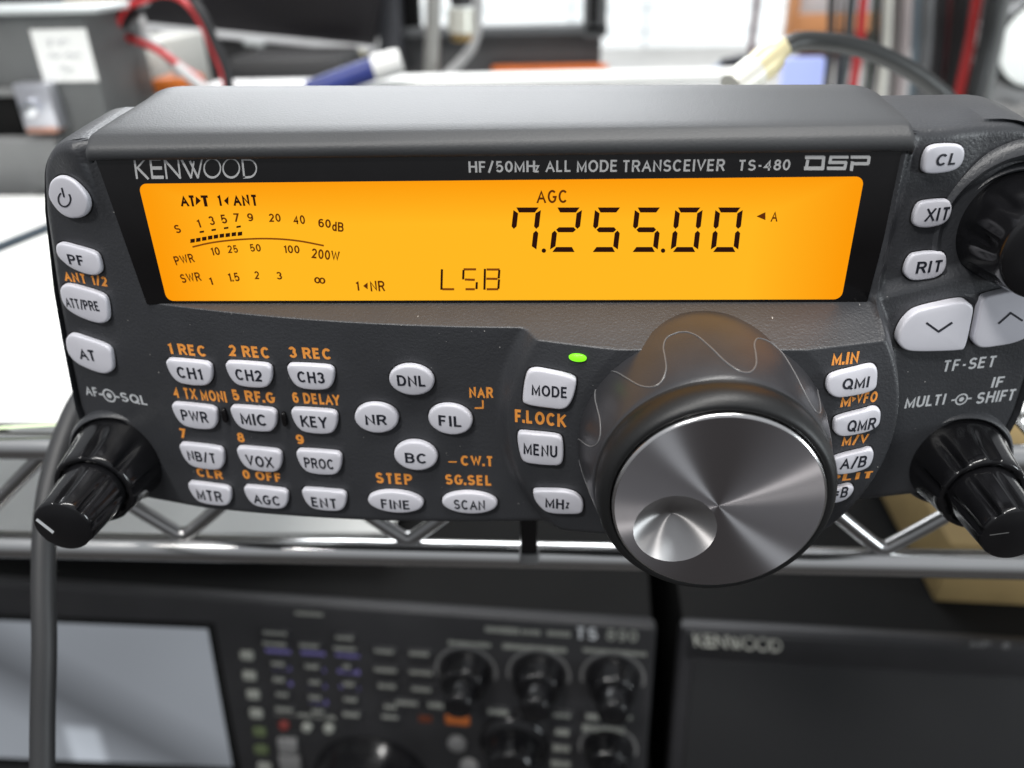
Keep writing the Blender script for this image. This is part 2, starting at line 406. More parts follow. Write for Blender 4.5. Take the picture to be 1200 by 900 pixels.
# top cover with the visor above the display
prof = [(-.6, 25.2), (.9, 25.35), (1.25, 25.9), (1.3, 26.6), (1.1, 27.3), (.55, 27.9), (-.2, 28.35), (-.7, 28.75), (-1.5, 29.15), (-4, 29.75), (-9, 30.7), (-14, 31.55), (-19, 32.3), (-23, 32.8), (-25, 32.6), (-26.5, 31.6), (-27, 29), (-27, 20)]
V_, F_ = [], []; NXT = 160; x0_, x1_ = -71.6, 58.4
for h, z in prof:
    back = max(0., min(1., (-h-1)/16.))
    for i in range(NXT):
        t = i/(NXT-1); s_ = math.sin((t-.5)*math.pi)*.5+.5; x = x0_+(x1_-x0_)*s_
        e0 = x0_-1.5*back; e1 = x1_+5*back; x = e0+(e1-e0)*s_
        dd = min(x-e0, e1-x); rr = .8+7.5*back; rz = .5+5.5*back
        drop = 0 if dd > rr else rz*(1-math.sqrt(max(0, 1-((rr-dd)/rr)**2)))
        V_.append((x, -h, z-drop-1.3*back*(x+40)/100.))
n_ = len(prof)
for j in range(n_-1):
    for i in range(NXT-1): F_.append((j*NXT+i, j*NXT+i+1, (j+1)*NXT+i+1, (j+1)*NXT+i))
mesh("top_cover", V_, F_, M_top, radio, sharp=60)

# chassis behind the panel and the foot over the shelf rod
box("rear_chassis", -62, 62, 24, 44, -36, 22, M_case, radio, 2)
fx = (atd(608, 612, 182), atd(629, 612, 182)); fz0 = atd(618, 662, 187)[2]; fy = at(618, 640, -20)[1]
foot = box("foot_bracket", fx[0][0], fx[1][0], 20.5, 23.0, -74.5, -38, M_gloss, radio, .3)
box("foot_tip", fx[0][0]-.3, fx[1][0]+.3, 20.0, 23.6, -76.5, -73.6, mat("foot_grey", (.2, .2, .2), .4), foot, .4)

# ------------------------------------------------------------------ display
GL = Flat(.25)
gl = [GL.hit(*p) for p in [(111, 183.5), (1064, 178.5), (1016, 354.6), (172, 357.0)]]
gl[0] = (gl[0][0], 25.6); gl[1] = (gl[1][0], 25.6)
def plate(name, pts, h0, h1, m, parent, bev=.15):
    n = len(pts); v = [(x, -h0, z) for x, z in pts]+[(x, -h1, z) for x, z in pts]
    return mesh(name, v, [list(range(n))[::-1], list(range(n, 2*n))]+[(i, (i+1) % n, n+(i+1) % n, n+i) for i in range(n)], m, parent, bevel=bev, sharp=30)
glass = plate("display_bezel", gl, -.6, .30, M_gloss, radio)
LC = [at(162.5, 215, .38), at(1013, 207.5, .38), at(986, 350.5, .38), at(195, 353, .38)]
lx0, lx1 = (LC[0][0]+LC[3][0])/2, (LC[1][0]+LC[2][0])/2; lz1, lz0 = (LC[0][2]+LC[1][2])/2, (LC[2][2]+LC[3][2])/2
rc = 1.3; pts = []
for cx_, cz_, a0 in ((lx1-rc, lz1-rc, 0), (lx0+rc, lz1-rc, 90), (lx0+rc, lz0+rc, 180), (lx1-rc, lz0+rc, 270)):
    pts += [(cx_+rc*math.cos(math.radians(a0+k*15)), cz_+rc*math.sin(math.radians(a0+k*15))) for k in range(7)]
mlcd = mat("lcd_backlight", (.03, .012, .001), .35, emit=(1., .45, .006), estr=1.0, spec=.12)
t = mlcd.node_tree; b = t.nodes["Principled BSDF"]; c = t.nodes.new("ShaderNodeTexCoord"); s3 = t.nodes.new("ShaderNodeSeparateXYZ")
t.links.new(c.outputs["Generated"], s3.inputs[0])
def mth(op, a, b_=None, clamp=False):
    n = t.nodes.new("ShaderNodeMath"); n.operation = op; n.use_clamp = clamp
    for i, q in enumerate((a, b_)):
        if q is None: continue
        if isinstance(q, (int, float)): n.inputs[i].default_value = q
        else: t.links.new(q, n.inputs[i])
    return n.outputs[0]
ux = mth('ABSOLUTE', mth('SUBTRACT', s3.outputs[0], .5)); uz = mth('SUBTRACT', 1.0, s3.outputs[2])
edge = mth('MAXIMUM', mth('MULTIPLY', mth('SUBTRACT', ux, .36), 7.5, True), mth('MULTIPLY', mth('SUBTRACT', .34, uz), 2.8, True), True)
rmp = t.nodes.new("ShaderNodeValToRGB"); rmp.color_ramp.elements[0].color = (1.0, .475, .014, 1); rmp.color_ramp.elements[1].color = (.96, .32, .001, 1)
t.links.new(edge, rmp.inputs[0]); t.links.new(rmp.outputs[0], b.inputs["Emission Color"])
lcd = plate("lcd_screen", pts, .2, .38, mlcd, radio, 0)
LS = Flat(.38)
def ltext(s, x0, y0, x1, y1, rot=0., m=M_seg2, bold=.016): text("lcd_symbol", LS, s, *bb(x0, y0, x1, y1), m, lcd, rot, bold, .03)
def Z4(x, y): return (150+x/2.6667, 170+y/2.6667)
def lz(s, x0, y0, x1, y1, rot=0., m=M_seg2, bold=.016): ltext(s, *Z4(x0, y0), *Z4(x1, y1), rot, m, bold)
lz("AT", 162, 157, 208, 192, 0, M_seg, .03); lz("T", 230, 157, 252, 192, 0, M_seg, .03); lz("1", 280, 155, 291, 190, 0, M_seg, .03); lz("ANT", 327, 155, 402, 190, 0, M_seg, .03)
pxpolys("lcd_symbol", LS, [[Z4(212, 160), Z4(228, 174), Z4(212, 188)]], M_seg, lcd, .03)
pxpolys("lcd_symbol", LS, [[Z4(314, 160), Z4(314, 188), Z4(300, 174)]], M_seg, lcd, .03)
lz("S", 146, 249, 164, 275, .15)
for s, q in (("1", (216, 232, 226, 258)), ("3", (253, 222, 270, 250)), ("5", (291, 217, 309, 245)), ("7", (331, 213, 349, 240)), ("9", (373, 213, 391, 238)), ("20", (438, 214, 477, 240)), ("40", (515, 219, 553, 247)), ("60", (595, 231, 634, 258)), ("dB", (638, 240, 674, 270))):
    lz(s, *q, rot={"1": .12, "3": .1, "5": .05, "60": -.08, "dB": -.12}.get(s, 0.))
for x, y in ((231, 271), (268, 265), (307, 259), (346, 255)):
    pxpolys("lcd_bar", LS, [[Z4(x-7, y-2), Z4(x+7, y-4), Z4(x+7, y+2), Z4(x-7, y+4)]], M_seg, lcd, .03)
for x, y in ((202, 299), (220, 296), (238.5, 292.5), (257, 289), (275, 286), (293.5, 283), (312, 281), (331, 278.5), (350, 277)):
    pxpolys("lcd_bar", LS, [[Z4(x-7, y-5), Z4(x+7, y-7), Z4(x+7, y+5), Z4(x-7, y+7)]], M_seg, lcd, .03)
ar = cat_open([(203, 318), (250, 307), (300, 299.5), (350, 295), (400, 292.5), (450, 292.5), (500, 295.5), (550, 302), (611, 314)], 3)
pxpolys("lcd_scale_arc", LS, strokes([[Z4(*q) for q in ar]], 2.0), M_arc, lcd, .03)
for s, q, r in (("PWR", (144, 343, 207, 371), .16), ("10", (259, 319, 287, 344), .06), ("25", (309, 313, 343, 337), .03), ("50", (382, 309, 415, 333), 0), ("100", (487, 313, 536, 338), -.03), ("200W", (572, 327, 662, 358), -.13),
                ("SWR", (164, 400, 228, 428), .12), ("1", (254, 413, 264, 437), .1), ("1.5", (313, 399, 348, 426), .04), ("2", (393, 394, 410, 419), 0), ("3", (464, 396, 481, 420), 0), ("∞", (582, 413, 617, 433), -.1)):
    lz(s, *q, rot=r)
lz("1", 712, 425, 722, 455, 0, M_seg2, .015); lz("NR", 757, 424, 803, 457, 0, M_seg2, .015)
pxpolys("lcd_symbol", LS, [[Z4(749, 429), Z4(749, 451), Z4(735, 440)]], M_seg2, lcd, .03)
ltext("AGC", 628.5, 222.5, 664, 238, 0, M_seg2, .012)
# big digits: cells traced on a slanted seven-segment grid
def seg_polys(x, y, w_, h_, sl, th, on):
    g = th*.16; c = []
    def P(u, v): return (x+u*w_+sl*(.5-v), y+v*h_)
    tx, ty = th/w_, th/h_; gx, gy = g/w_, g/h_
    S_ = {'a': [(0+tx*.35+gx, 0), (1-tx*.35-gx, 0), (1-tx-gx, ty), (tx+gx, ty)],
          'd': [(tx+gx, 1-ty), (1-tx-gx, 1-ty), (1-tx*.35-gx, 1), (tx*.35+gx, 1)],
          'g': [(tx*.6+gx, .5), (tx*1.1+gx, .5-ty/2), (1-tx*1.1-gx, .5-ty/2), (1-tx*.6-gx, .5), (1-tx*1.1-gx, .5+ty/2), (tx*1.1+gx, .5+ty/2)],
          'f': [(0, ty*.35+gy), (tx, ty+gy), (tx, .5-ty/2-gy), (tx*.5, .5-gy), (0, .5-ty*.5-gy)],
          'e': [(0, .5+ty*.5+gy), (tx*.5, .5+gy), (tx, .5+ty/2+gy), (tx, 1-ty-gy), (0, 1-ty*.35-gy)],
          'b': [(1, ty*.35+gy), (1, .5-ty*.5-gy), (1-tx*.5, .5-gy), (1-tx, .5-ty/2-gy), (1-tx, ty+gy)],
          'c': [(1, .5+ty*.5+gy), (1, 1-ty*.35-gy), (1-tx, 1-ty-gy), (1-tx, .5+ty/2+gy), (1-tx*.5, .5+gy)]}
    return [[P(*q) for q in S_[k]] for k in on]
def D(x, y): return (590+x/3.6364, 215+y/3.6364)
for x, on in ((33, "fabc"), (208, "abged"), (380, "afgcd"), (550, "afgcd"), (722, "abcdef"), (893, "abcdef")):
    p0 = D(x, 102); p1 = D(x+117, 292)
    pxpolys("lcd_digit", LS, seg_polys(p0[0], p0[1], p1[0]-p0[0], p1[1]-p0[1], 6.0, 5.9, on), M_seg, lcd, .03)
for x in (172, 680):
    q = D(x, 286); pxpolys("lcd_point", LS, [arcpts(q[0], q[1], 2.6, 2.6, 0, 345, 23)], M_seg, lcd, .03)
pxpolys("lcd_symbol", LS, [[D(1078, 140), D(1116, 122), D(1116, 156)]], M_seg2, lcd, .03)
ltext("A", *D(1140, 118), *D(1170, 163), 0, M_seg2, .012)
def Lp(x, y): return (400+x/5.4545, 300+y/5.4545)
for ln in ([(643, 88), (640, 212)], [(650, 212), (718, 212)]), ([(785, 85), (858, 85)], [(781, 92), (779, 146)], [(793, 150), (850, 152)], [(866, 170), (864, 208)], [(797, 212), (850, 212)]), ([(918, 85), (915, 212)], [(932, 86), (1008, 86)], [(1010, 92), (1006, 140)], [(930, 145), (995, 146)], [(1008, 152), (1004, 206)], [(932, 212), (1000, 212)]):
    vert = [l for l in ln if abs(l[0][0]-l[1][0]) < 12]; hor = [l for l in ln if l not in vert]
    d_ = pxpolys("lcd_letter", LS, strokes([[Lp(*q) for q in l] for l in vert], 2.6), M_seg, lcd, .03)
    pxpolys("lcd_letter", LS, strokes([[Lp(*q) for q in l] for l in hor], 2.6), M_arc, lcd, .03)
# lettering on the bezel
BZ = Flat(.30)
def K(x, y): return (150+x/7.5, 175+y/7.5)
kw = [([K(58, 90), K(80, 255)], 2.4), ([K(148, 88), K(85, 160)], 2.0), ([K(82, 158), K(178, 258)], 2.7),
      ([K(197, 90), K(216, 252)], 2.4), ([K(195, 92), K(283, 92)], 1.5), ([K(207, 164), K(292, 164)], 4.0), ([K(214, 245), K(308, 245)], 3.8),
      ([K(322, 90), K(342, 255)], 2.1), ([K(322, 92), K(460, 250)], 2.6), ([K(441, 88), K(460, 254)], 2.1),
      ([K(470, 88), K(556, 250)], 2.5), ([K(556, 250), K(580, 108)], 1.9), ([K(546, 105), K(616, 250)], 2.5), ([K(616, 250), K(650, 88)], 1.9)]
for cx_ in (742, 908):
    a = arcpts(*K(cx_, 165), 9.6, 10.9, 0, 360, 40)
    kw += [([a[i], a[i+1]], 1.5+1.1*max(0, math.sin(math.radians(i*9)))) for i in range(40)]
kw += [([K(1005, 92), K(1022, 246)], 2.3)]
a = [K(1000, 92), K(1040, 92)]+arcpts(*K(1060, 168), 9.2, 10.2, -80, 80, 20)+[K(1030, 246), K(1018, 246)]
kw += [([p, q], 1.6+1.2*max(0, (i-12)/12)) for i, (p, q) in enumerate(zip(a[:-1], a[1:]))]
def spaced(lst):
    out = []
    for ln, wd in lst: out += strokes([ln], wd)
    return out
pxpolys("brand_lettering", BZ, spaced(kw), M_silver, glass, .04)
for s, q in (("HF/50MH", (549, 188, 627, 202.5)), ("z", (626, 193.5, 632.5, 202)), ("ALL", (639, 188, 668.5, 201.5)), ("MODE", (676, 187.5, 723, 201.5)), ("TRANSCEIVER", (730, 187, 849.5, 201)), ("TS-480", (866, 187, 926, 199.8))):
    text("bezel_lettering", BZ, s, *bb(*q), M_silver, glass, 0, .012, .04)
def Dp(x, y): return (920+x/10, 170+y/10)
dsp = [([Dp(245, 143), Dp(450, 143)], 4.4), ([Dp(452, 140), Dp(440, 275)], 3.8), ([Dp(440, 272), Dp(232, 272)], 4.4), ([Dp(264, 180), Dp(248, 275)], 3.6),
       ([Dp(530, 140), Dp(735, 140)], 3.6), ([Dp(535, 150), Dp(525, 195)], 3.6), ([Dp(515, 203), Dp(715, 203)], 3.6), ([Dp(712, 205), Dp(700, 265)], 3.6), ([Dp(700, 272), Dp(500, 272)], 4.0),
       ([Dp(778, 140), Dp(980, 140)], 3.8), ([Dp(984, 140), Dp(974, 215)], 3.6), ([Dp(970, 217), Dp(785, 217)], 3.8), ([Dp(788, 200), Dp(776, 292)], 3.8)]
pxpolys("bezel_lettering", BZ, spaced(dsp), M_silver, glass, .04)

# ------------------------------------------------------------------ keys
KEYW, KEYH = 8.0, 5.5
shield = [(-.5, .30), (-.46, .44), (-.36, .5), (0, .515), (.36, .5), (.46, .44), (.5, .30), (.475, -.02), (.40, -.30), (.27, -.455), (0, -.5), (-.27, -.455), (-.40, -.30), (-.475, -.02)]
ellip = [(.5*math.cos(a), .5*math.sin(a)) for a in np.linspace(0, 2*math.pi, 24, endpoint=False)]
def key(outline, top=1.1, local=None, legend=(), name="push_button", fr=.5, base=-1.0, m=M_key, dome=.18):
    """outline in picture pixels, or local = (cx, cy, width, height) with a normalised outline"""
    if local:
        local = (local[0], local[1]+1.1, local[2], local[3]-2.2); c = local[:2]
    else: c = tuple(np.mean(np.array(outline), 0))
    u0, v0 = SH.hit(*c); h0 = float(hraw(u0, v0)); d = 1.6
    gx = (float(hraw(u0+d, v0))-float(hraw(u0-d, v0)))/(2*d); gz = (float(hraw(u0, v0+d))-float(hraw(u0, v0-d)))/(2*d)
    gx = max(-.45, min(.45, gx)); gz = max(-.3, min(.3, gz))
    if name == 'arrow_button': gx, gz = -.16, .0
    pl = lambda u, v: h0+gx*(u-u0)+gz*(v-v0)
    def hit(px, py, ex_=top):
        h = h0+ex_
        for _ in range(25):
            q = at(px, py, h); h += .6*(pl(q[0], q[2])+ex_-h)
        return q[0], q[2]
    if local:
        cc = hit(*c); l = hit(c[0]-local[2]/2, c[1]); r = hit(c[0]+local[2]/2, c[1]); tt = hit(c[0], c[1]-local[3]/2, .1); bb_ = hit(c[0], c[1]+local[3]/2, top+.05)
        cc = ((tt[0]+bb_[0])/2, (tt[1]+bb_[1])/2)
        o = [(cc[0]+a*(r[0]-l[0]), cc[1]+b_*(tt[1]-bb_[1])) for a, b_ in outline]
    else:
        y0_ = min(p[1] for p in outline); y1_ = max(p[1] for p in outline)
        o = [hit(*p, .1+(top-.35)*(p[1]-y0_)/(y1_-y0_)) for p in outline]
        zt_ = max(q[1] for q in o); zb_ = min(q[1] for q in o); k_ = 1-.38/(zt_-zb_); o = [(q[0], zb_+(q[1]-zb_)*k_) for q in o]
    o = cat_closed(o, 72); n = len(o); cen = o.mean(0); rad = np.hypot(*(o-cen).T).mean()
    rings = [(1.0, base), (1.0, .1), (1.0, top-fr)]+[(1-fr*(1-math.cos(a))/rad, top-fr+fr*math.sin(a)) for a in (.4, .8, 1.2, math.pi/2)]
    s0 = rings[-1][0]; rings += [(s0*q, top+dome*(1-q*q)) for q in (.8, .55, .28)]
    V_, F_ = [], []
    for s_, h in rings:
        for p in o:
            q = cen+(p-cen)*s_; V_.append((q[0], -(pl(*q)+h), q[1]))
    for j in range(len(rings)-1):
        for i in range(n): F_.append((j*n+i, j*n+(i+1) % n, (j+1)*n+(i+1) % n, (j+1)*n+i))
    F_.append([(len(rings)-1)*n+i for i in range(n)])
    ob = mesh(name, V_, F_, m, radio, sharp=50)
    if name in ('push_button', 'arrow_button'):
        gv = [tuple(SH.pt(*(cen+(p-cen)*(1+k/rad)), .018)) for k in (.28, -.3) for p in o]
        mesh('key_gap', gv, [(i, (i+1) % n, n+(i+1) % n, n+i) for i in range(n)], M_gap, ob)
    class KS:
        def hit(s, px, py): return hit(px, py, top+.1)
        def pt(s, u, v, e=.05):
            q = min(1., np.hypot(u-cen[0], v-cen[1])/rad); return (u, -(pl(u, v)+top+dome*(1-q*q)+e), v)
    ks = KS()
    for L in legend:
        if L[0] == 'strokes': pxpolys("key_legend", ks, strokes(L[1], L[2]), M_ink, ob, .05)
        else: text("key_legend", ks, L[0], *L[1:5], M_ink, ob, 0, L[5] if len(L) > 5 else .016, .06)
    return ob
def K6(x, y): return (180+x/4.0917, 390+y/4.0917)
def K7(x, y): return (400+x/3.75, 390+y/3.75)
def box_to(fn, q): a = fn(q[0], q[1]); b = fn(q[2], q[3]); return bb(*a, *b)
for q, s, tq in (((72, 117, 285, 255), "CH1", (113, 166, 230, 219)), ((355, 127, 572, 266), "CH2", (393, 176, 518, 229)), ((648, 137, 870, 277), "CH3", (690, 186, 818, 239)),
                 ((100, 328, 310, 464), "PWR", (134, 373, 258, 425)), ((378, 340, 595, 476), "MIC", (418, 387, 537, 441)), ((667, 350, 886, 488), "KEY", (706, 399, 833, 453)),
                 ((137, 522, 342, 657), "NB/T", (164, 568, 292, 619)), ((409, 537, 619, 669), "VOX", (443, 590, 573, 642)), ((692, 548, 906, 684), "PROC", (723, 601, 860, 650)),
                 ((177, 709, 375, 829), "MTR", (208, 754, 327, 803)), ((442, 725, 648, 845), "AGC", (478, 777, 602, 822)), ((718, 735, 928, 857), "ENT", (757, 791, 875, 837))):
    key(shield, local=box_to(K6, q), legend=[(s, *box_to(K6, tq))])
for q, s, tq in (((210, 126, 408, 278), "DNL", (245, 187, 367, 234)), ((59, 293, 251, 444), "NR", (105, 359, 200, 404)), ((382, 298, 576, 451), "FIL", (427, 364, 526, 410)), ((232, 460, 423, 608), "BC", (280, 528, 372, 572)),
                 ((117, 679, 361, 794), "FINE", (175, 733, 298, 773)), ((442, 683, 686, 798), "SCAN", (495, 734, 631, 776))):
    key(ellip, local=box_to(K7, q), legend=[(s, *box_to(K7, tq))])
def poly(fn, pts): return [fn(*p) for p in pts]
key(poly(K7, [(797, 290), (805, 210), (820, 158), (850, 142), (900, 148), (985, 168), (1022, 183), (1033, 205), (1022, 270), (1000, 318), (970, 336), (920, 332), (850, 322), (808, 310)]), legend=[("MODE", *box_to(K7, (836, 231, 990, 280)))])
key(poly(K7, [(775, 440), (790, 420), (850, 424), (930, 432), (965, 445), (975, 480), (975, 550), (962, 578), (930, 583), (860, 578), (810, 568), (790, 545), (778, 490)]), legend=[("MENU", *box_to(K7, (800, 489, 948, 540)))])
key(poly(K7, [(843, 695), (852, 678), (900, 675), (980, 678), (1030, 695), (1060, 730), (1063, 770), (1050, 792), (1000, 796), (930, 793), (890, 778), (855, 735)]), legend=[("MH", *box_to(K7, (896, 727, 978, 770))), ("z", *box_to(K7, (984, 744, 1003, 771)))])
def A5(x, y): return (x/5, 150+y/5)
def B5(x, y): return (x/5, 300+y/5)
key(poly(A5, [(290, 360), (304, 302), (340, 268), (388, 264), (440, 291), (488, 345), (516, 400), (522, 455), (502, 506), (460, 528), (405, 527), (353, 494), (314, 443), (293, 397)]), legend=[('strokes', [[A5(*q) for q in arcpts(379, 417, 36, 43, -58+18, 252-18, 26)], [A5(363, 352), A5(377, 402)]], 1.9)])
key(poly(A5, [(335, 690), (345, 662), (380, 655), (450, 675), (530, 700), (572, 725), (590, 770), (595, 825), (580, 855), (545, 863), (490, 850), (420, 815), (370, 770), (342, 730)]), legend=[("PF", *bb(*A5(400, 743), *A5(486, 800)))])
key(poly(B5, [(360, 190), (375, 155), (410, 147), (470, 160), (560, 190), (610, 215), (630, 245), (638, 300), (635, 370), (605, 393), (560, 390), (480, 360), (410, 315), (372, 260)]), legend=[("ATT/PRE", *bb(*B5(383, 251), *B5(572, 313)))])
key(poly(B5, [(393, 490), (405, 450), (440, 438), (520, 465), (610, 500), (650, 530), (662, 580), (665, 655), (640, 683), (600, 688), (530, 665), (450, 620), (405, 560)]), legend=[("AT", *bb(*B5(463, 546), *B5(553, 608)))])
def C5(x, y): return (960+x/5, 150+y/5)
def C6(x, y): return (1000+x/6, 320+y/6)
key(poly(C5, [(605, 235), (610, 165), (630, 110), (665, 85), (730, 75), (800, 78), (835, 95), (847, 140), (835, 200), (800, 240), (740, 260), (670, 268), (620, 262)]), legend=[("CL", *bb(*C5(687, 149), *C5(802, 218)))])
key(poly(C5, [(548, 545), (553, 485), (575, 430), (610, 410), (680, 400), (740, 400), (765, 425), (772, 470), (755, 530), (715, 565), (650, 583), (590, 583), (560, 570)]), legend=[("XIT", *bb(*C5(622, 467), *C5(760, 542)))])
key(poly(C5, [(497, 840), (505, 780), (530, 730), (570, 712), (650, 703), (715, 710), (738, 740), (740, 800), (722, 845), (680, 875), (610, 890), (550, 893), (515, 875)]), legend=[("RIT", *bb(*C5(571, 778), *C5(717, 846)))])
key(poly(C6, [(305, 450), (315, 385), (350, 310), (410, 245), (480, 215), (600, 185), (740, 160), (795, 178), (820, 215), (815, 300), (800, 430), (780, 525), (740, 542), (600, 550), (420, 550), (350, 530), (315, 490)]), top=2.0, name="arrow_button", legend=[('strokes', [[C6(515, 350), C6(598, 410), C6(692, 348)]], 2.5)])
key(poly(C6, [(840, 460), (855, 330), (870, 200), (885, 150), (930, 125), (1050, 95), (1180, 65), (1280, 66), (1350, 100), (1380, 190), (1360, 300), (1300, 400), (1210, 450), (1120, 490), (1000, 515), (910, 525), (866, 510)]), top=2.0, name="arrow_button", legend=[('strokes', [[C6(1022, 352), C6(1105, 278), C6(1186, 332)]], 2.3)])
def Q3(x, y): return (920+x/3.3333, 390+y/3.3333)
key(poly(Q3, [(162, 205), (170, 165), (200, 145), (270, 125), (330, 110), (355, 125), (358, 180), (350, 215), (310, 235), (240, 250), (200, 252), (172, 235)]), legend=[("QMI", *box_to(Q3, (225, 174, 328, 220)))])
key(poly(Q3, [(190, 370), (195, 330), (225, 312), (300, 290), (345, 277), (368, 290), (370, 330), (360, 360), (320, 385), (250, 402), (215, 403), (195, 390)]), legend=[("QMR", *box_to(Q3, (245, 336, 355, 384)))])
key(poly(Q3, [(172, 510), (180, 485), (220, 467), (290, 447), (330, 437), (343, 455), (340, 490), (325, 520), (285, 540), (230, 552), (190, 552), (174, 535)]), legend=[("A/B", *box_to(Q3, (218, 482, 318, 530)))])
key(poly(Q3, [(140, 625), (165, 605), (200, 592), (245, 580), (265, 590), (262, 615), (240, 645), (205, 662), (170, 666), (145, 652)]), legend=[("A=B", *box_to(Q3, (155, 605, 245, 645)))])
# printed on the panel
def ptext(s, cx, cy, w_, h_, m=M_orange, bold=.03, rot=0.): text("printed_label", SH, s, cx, cy-.8, w_, h_, m, panel, rot, bold, .04)
for s, q in (("1 REC", (71, 58, 246, 110)), ("2 REC", (355, 66, 551, 120)), ("3 REC", (649, 74, 847, 127)), ("4 TX MONI", (93, 273, 344, 325)), ("5 RF.G", (378, 282, 581, 334)), ("6 DELAY", (666, 294, 893, 345)),
             ("7", (128, 463, 158, 508)), ("8", (401, 482, 435, 527)), ("9", (683, 491, 720, 536)), ("CLR", (208, 657, 330, 698)), ("0 OFF", (428, 668, 606, 710))):
    ptext(s, *box_to(K6, q))
for s, q in (("NAR", (562, 241, 668, 289)), ("CW.T", (525, 543, 663, 588)), ("STEP", (152, 620, 311, 667)), ("SG.SEL", (457, 627, 657, 672)), ("F.LOCK", (762, 350, 989, 407))):
    ptext(s, *box_to(K7, q))
pxpolys("printed_label", SH, strokes([[K7(472, 567), K7(506, 567)]], 1.6)+strokes([[K7(622, 298), K7(622, 330), K7(588, 330)]], 1.9), M_orange, panel, .04)
ptext("ANT 1/2", 100, 327.5, 49, 12.5, rot=-.02)
ptext("M.IN", *box_to(Q3, (185, 78, 287, 126))); ptext("M", *box_to(Q3, (218, 249, 258, 291))); ptext("VFO", *box_to(Q3, (278, 234, 360, 276)))
pxpolys("printed_label", SH, [[Q3(262, 248), Q3(278, 256), Q3(262, 270)]], M_orange, panel, .04)
ptext("M/V", *box_to(Q3, (225, 400, 325, 441))); ptext("SPLIT", *box_to(Q3, (165, 554, 290, 580)))
for s, q in (("AF", bb(*B5(500, 770), *B5(568, 822))), ("SQL", bb(*B5(711, 814), *B5(855, 869))), ("TF-SET", bb(*C6(641, 602), *C6(994, 680))), ("IF", bb(*C6(977, 734), *C6(1055, 806))),
             ("MULTI", (1084.5, 470.7, 45.5, 12.5)), ("SHIFT", (1167, 465.2, 43, 13))):
    ptext(s, *q, M_white, .014)
for cx_, cy_, r_ in ((128, 463.5, 6.6), (1126.7, 467.8, 6.6)):
    u0, v0, wx, _ = fit(SH, cx_, cy_, 2*r_, 2); rr = wx/2; V_, F_ = [], []
    for ra, rb in ((rr*.82, rr*1.08), (0.001, rr*.42)):
        o_ = len(V_)
        for k in range(32):
            a = 2*math.pi*k/32
            V_ += [SH.pt(u0+ra*math.cos(a), v0+ra*math.sin(a), .04), SH.pt(u0+rb*math.cos(a), v0+rb*math.sin(a), .04)]
        for k in range(32):
            i, j = o_+2*k, o_+2*((k+1) % 32); F_.append((i, i+1, j+1, j))
    for sgn in (-1, 1):
        o_ = len(V_)
        for du, dv in ((1.08, -.14), (1.75, -.14), (1.75, .14), (1.08, .14)): V_.append(SH.pt(u0+sgn*du*rr, v0+dv*rr, .04))
        F_.append((o_, o_+1, o_+2, o_+3))
    mesh("printed_label", V_, F_, M_white, panel, smooth=False)
# small upright finger guides and the lamp above the mode key
for q in ((263, 486, 5, 21), (333, 490.5, 5, 21)):
    key([(-.5, .35), (0, .5), (.5, .35), (.5, -.35), (0, -.5), (-.5, -.35)], top=.9, local=q, name="finger_guide", m=M_gloss, fr=.3, dome=.05)
key(ellip, top=.5, local=(677, 418.5, 21, 12.5), name="indicator_lamp", m=M_led, fr=.25)

# ------------------------------------------------------------------ main dial
ax = (28.7, -21.3)
dial = lathe("tuning_dial", ax, [(20.3, .3), (20.8, 3), (21.0, 7), (20.8, 12), (20.2, 16), (19.5, 19.5), (18.9, 21.8), (18.6, 22.7), (18.35, 23.2), (18.45, 23.8), (18.55, 24.8), (18.45, 26), (18.05, 27.1), (17.4, 28.0), (16.75, 28.25), (16.4, 28.0), (16.35, 27.4)], M_rim, radio, 128, cap=False, sharp=60)
grip = lathe("dial_grip", ax, [(20.4, .2), (20.9, 3), (21.1, 7), (20.9, 12), (20.3, 16), (19.6, 19.5), (19.0, 21.8), (18.7, 22.6), (18.3, 23.0)], M_grip, dial, 128, cap=False)
# raised wave round the grip
wv = []
NW = 9
base = [(0, 9.3), (.10, 9.9), (.20, 12.0), (.30, 15.2), (.42, 18.6), (.56, 20.3), (.68, 19.9), (.76, 17.8), (.785, 15.0), (.80, 12.4), (.87, 10.0)]
ctrl = [(k+u, h+.7) for k in range(NW) for u, h in base]
for q in cat_open(ctrl+[(NW, 10.0)], 6):
    a = math.radians(90+14)-q[0]*2*math.pi/NW; h = q[1]; r_ = np.interp(h, [.2, 3, 7, 12, 16, 19.5, 21.8], [20.4, 20.9, 21.1, 20.9, 20.3, 19.6, 19.0])
    wv.append((ax[0]+r_*math.cos(a), -h, ax[1]+r_*math.sin(a)))
tube("grip_line", wv, .14, mat("grip_line", (.13, .13, .135), .3), dial, 8, curve=False)
FH = 28.9; FR = 15.75
dc = at(791, 620.5, FH); dc = (dc[0], dc[2]); dr = 6.45
outer = [(ax[0]+FR*math.cos(a), ax[1]+FR*math.sin(a)) for a in np.linspace(0, 2*math.pi, 128, endpoint=False)]
hole = [(dc[0]+dr*math.cos(a), dc[1]+dr*math.sin(a)) for a in np.linspace(0, 2*math.pi, 72, endpoint=False)]
vv, _, ff, _, _, _ = delaunay_2d_cdt([Vector(p) for p in outer+hole], [], [list(range(128)), list(range(128, 200))[::-1]], 1, 1e-6)
ff = [f for f in ff if np.hypot(*(np.mean([vv[i] for i in f], 0)-np.array(dc))) > dr*.995]
mesh("dial_face", [(p[0], -FH, p[1]) for p in vv], ff, M_face, dial, smooth=False, org=(ax[0], -FH, ax[1]))
lathe("dial_edge", ax, [(16.2, 27.0), (16.2, 28.5), (16.05, 28.75), (15.76, 28.9)], M_edge, dial, 128, cap=False)
DD = 4.1; prof = [(dr*q, FH-DD*(1-q**1.35)) for q in np.linspace(1, .02, 40)]
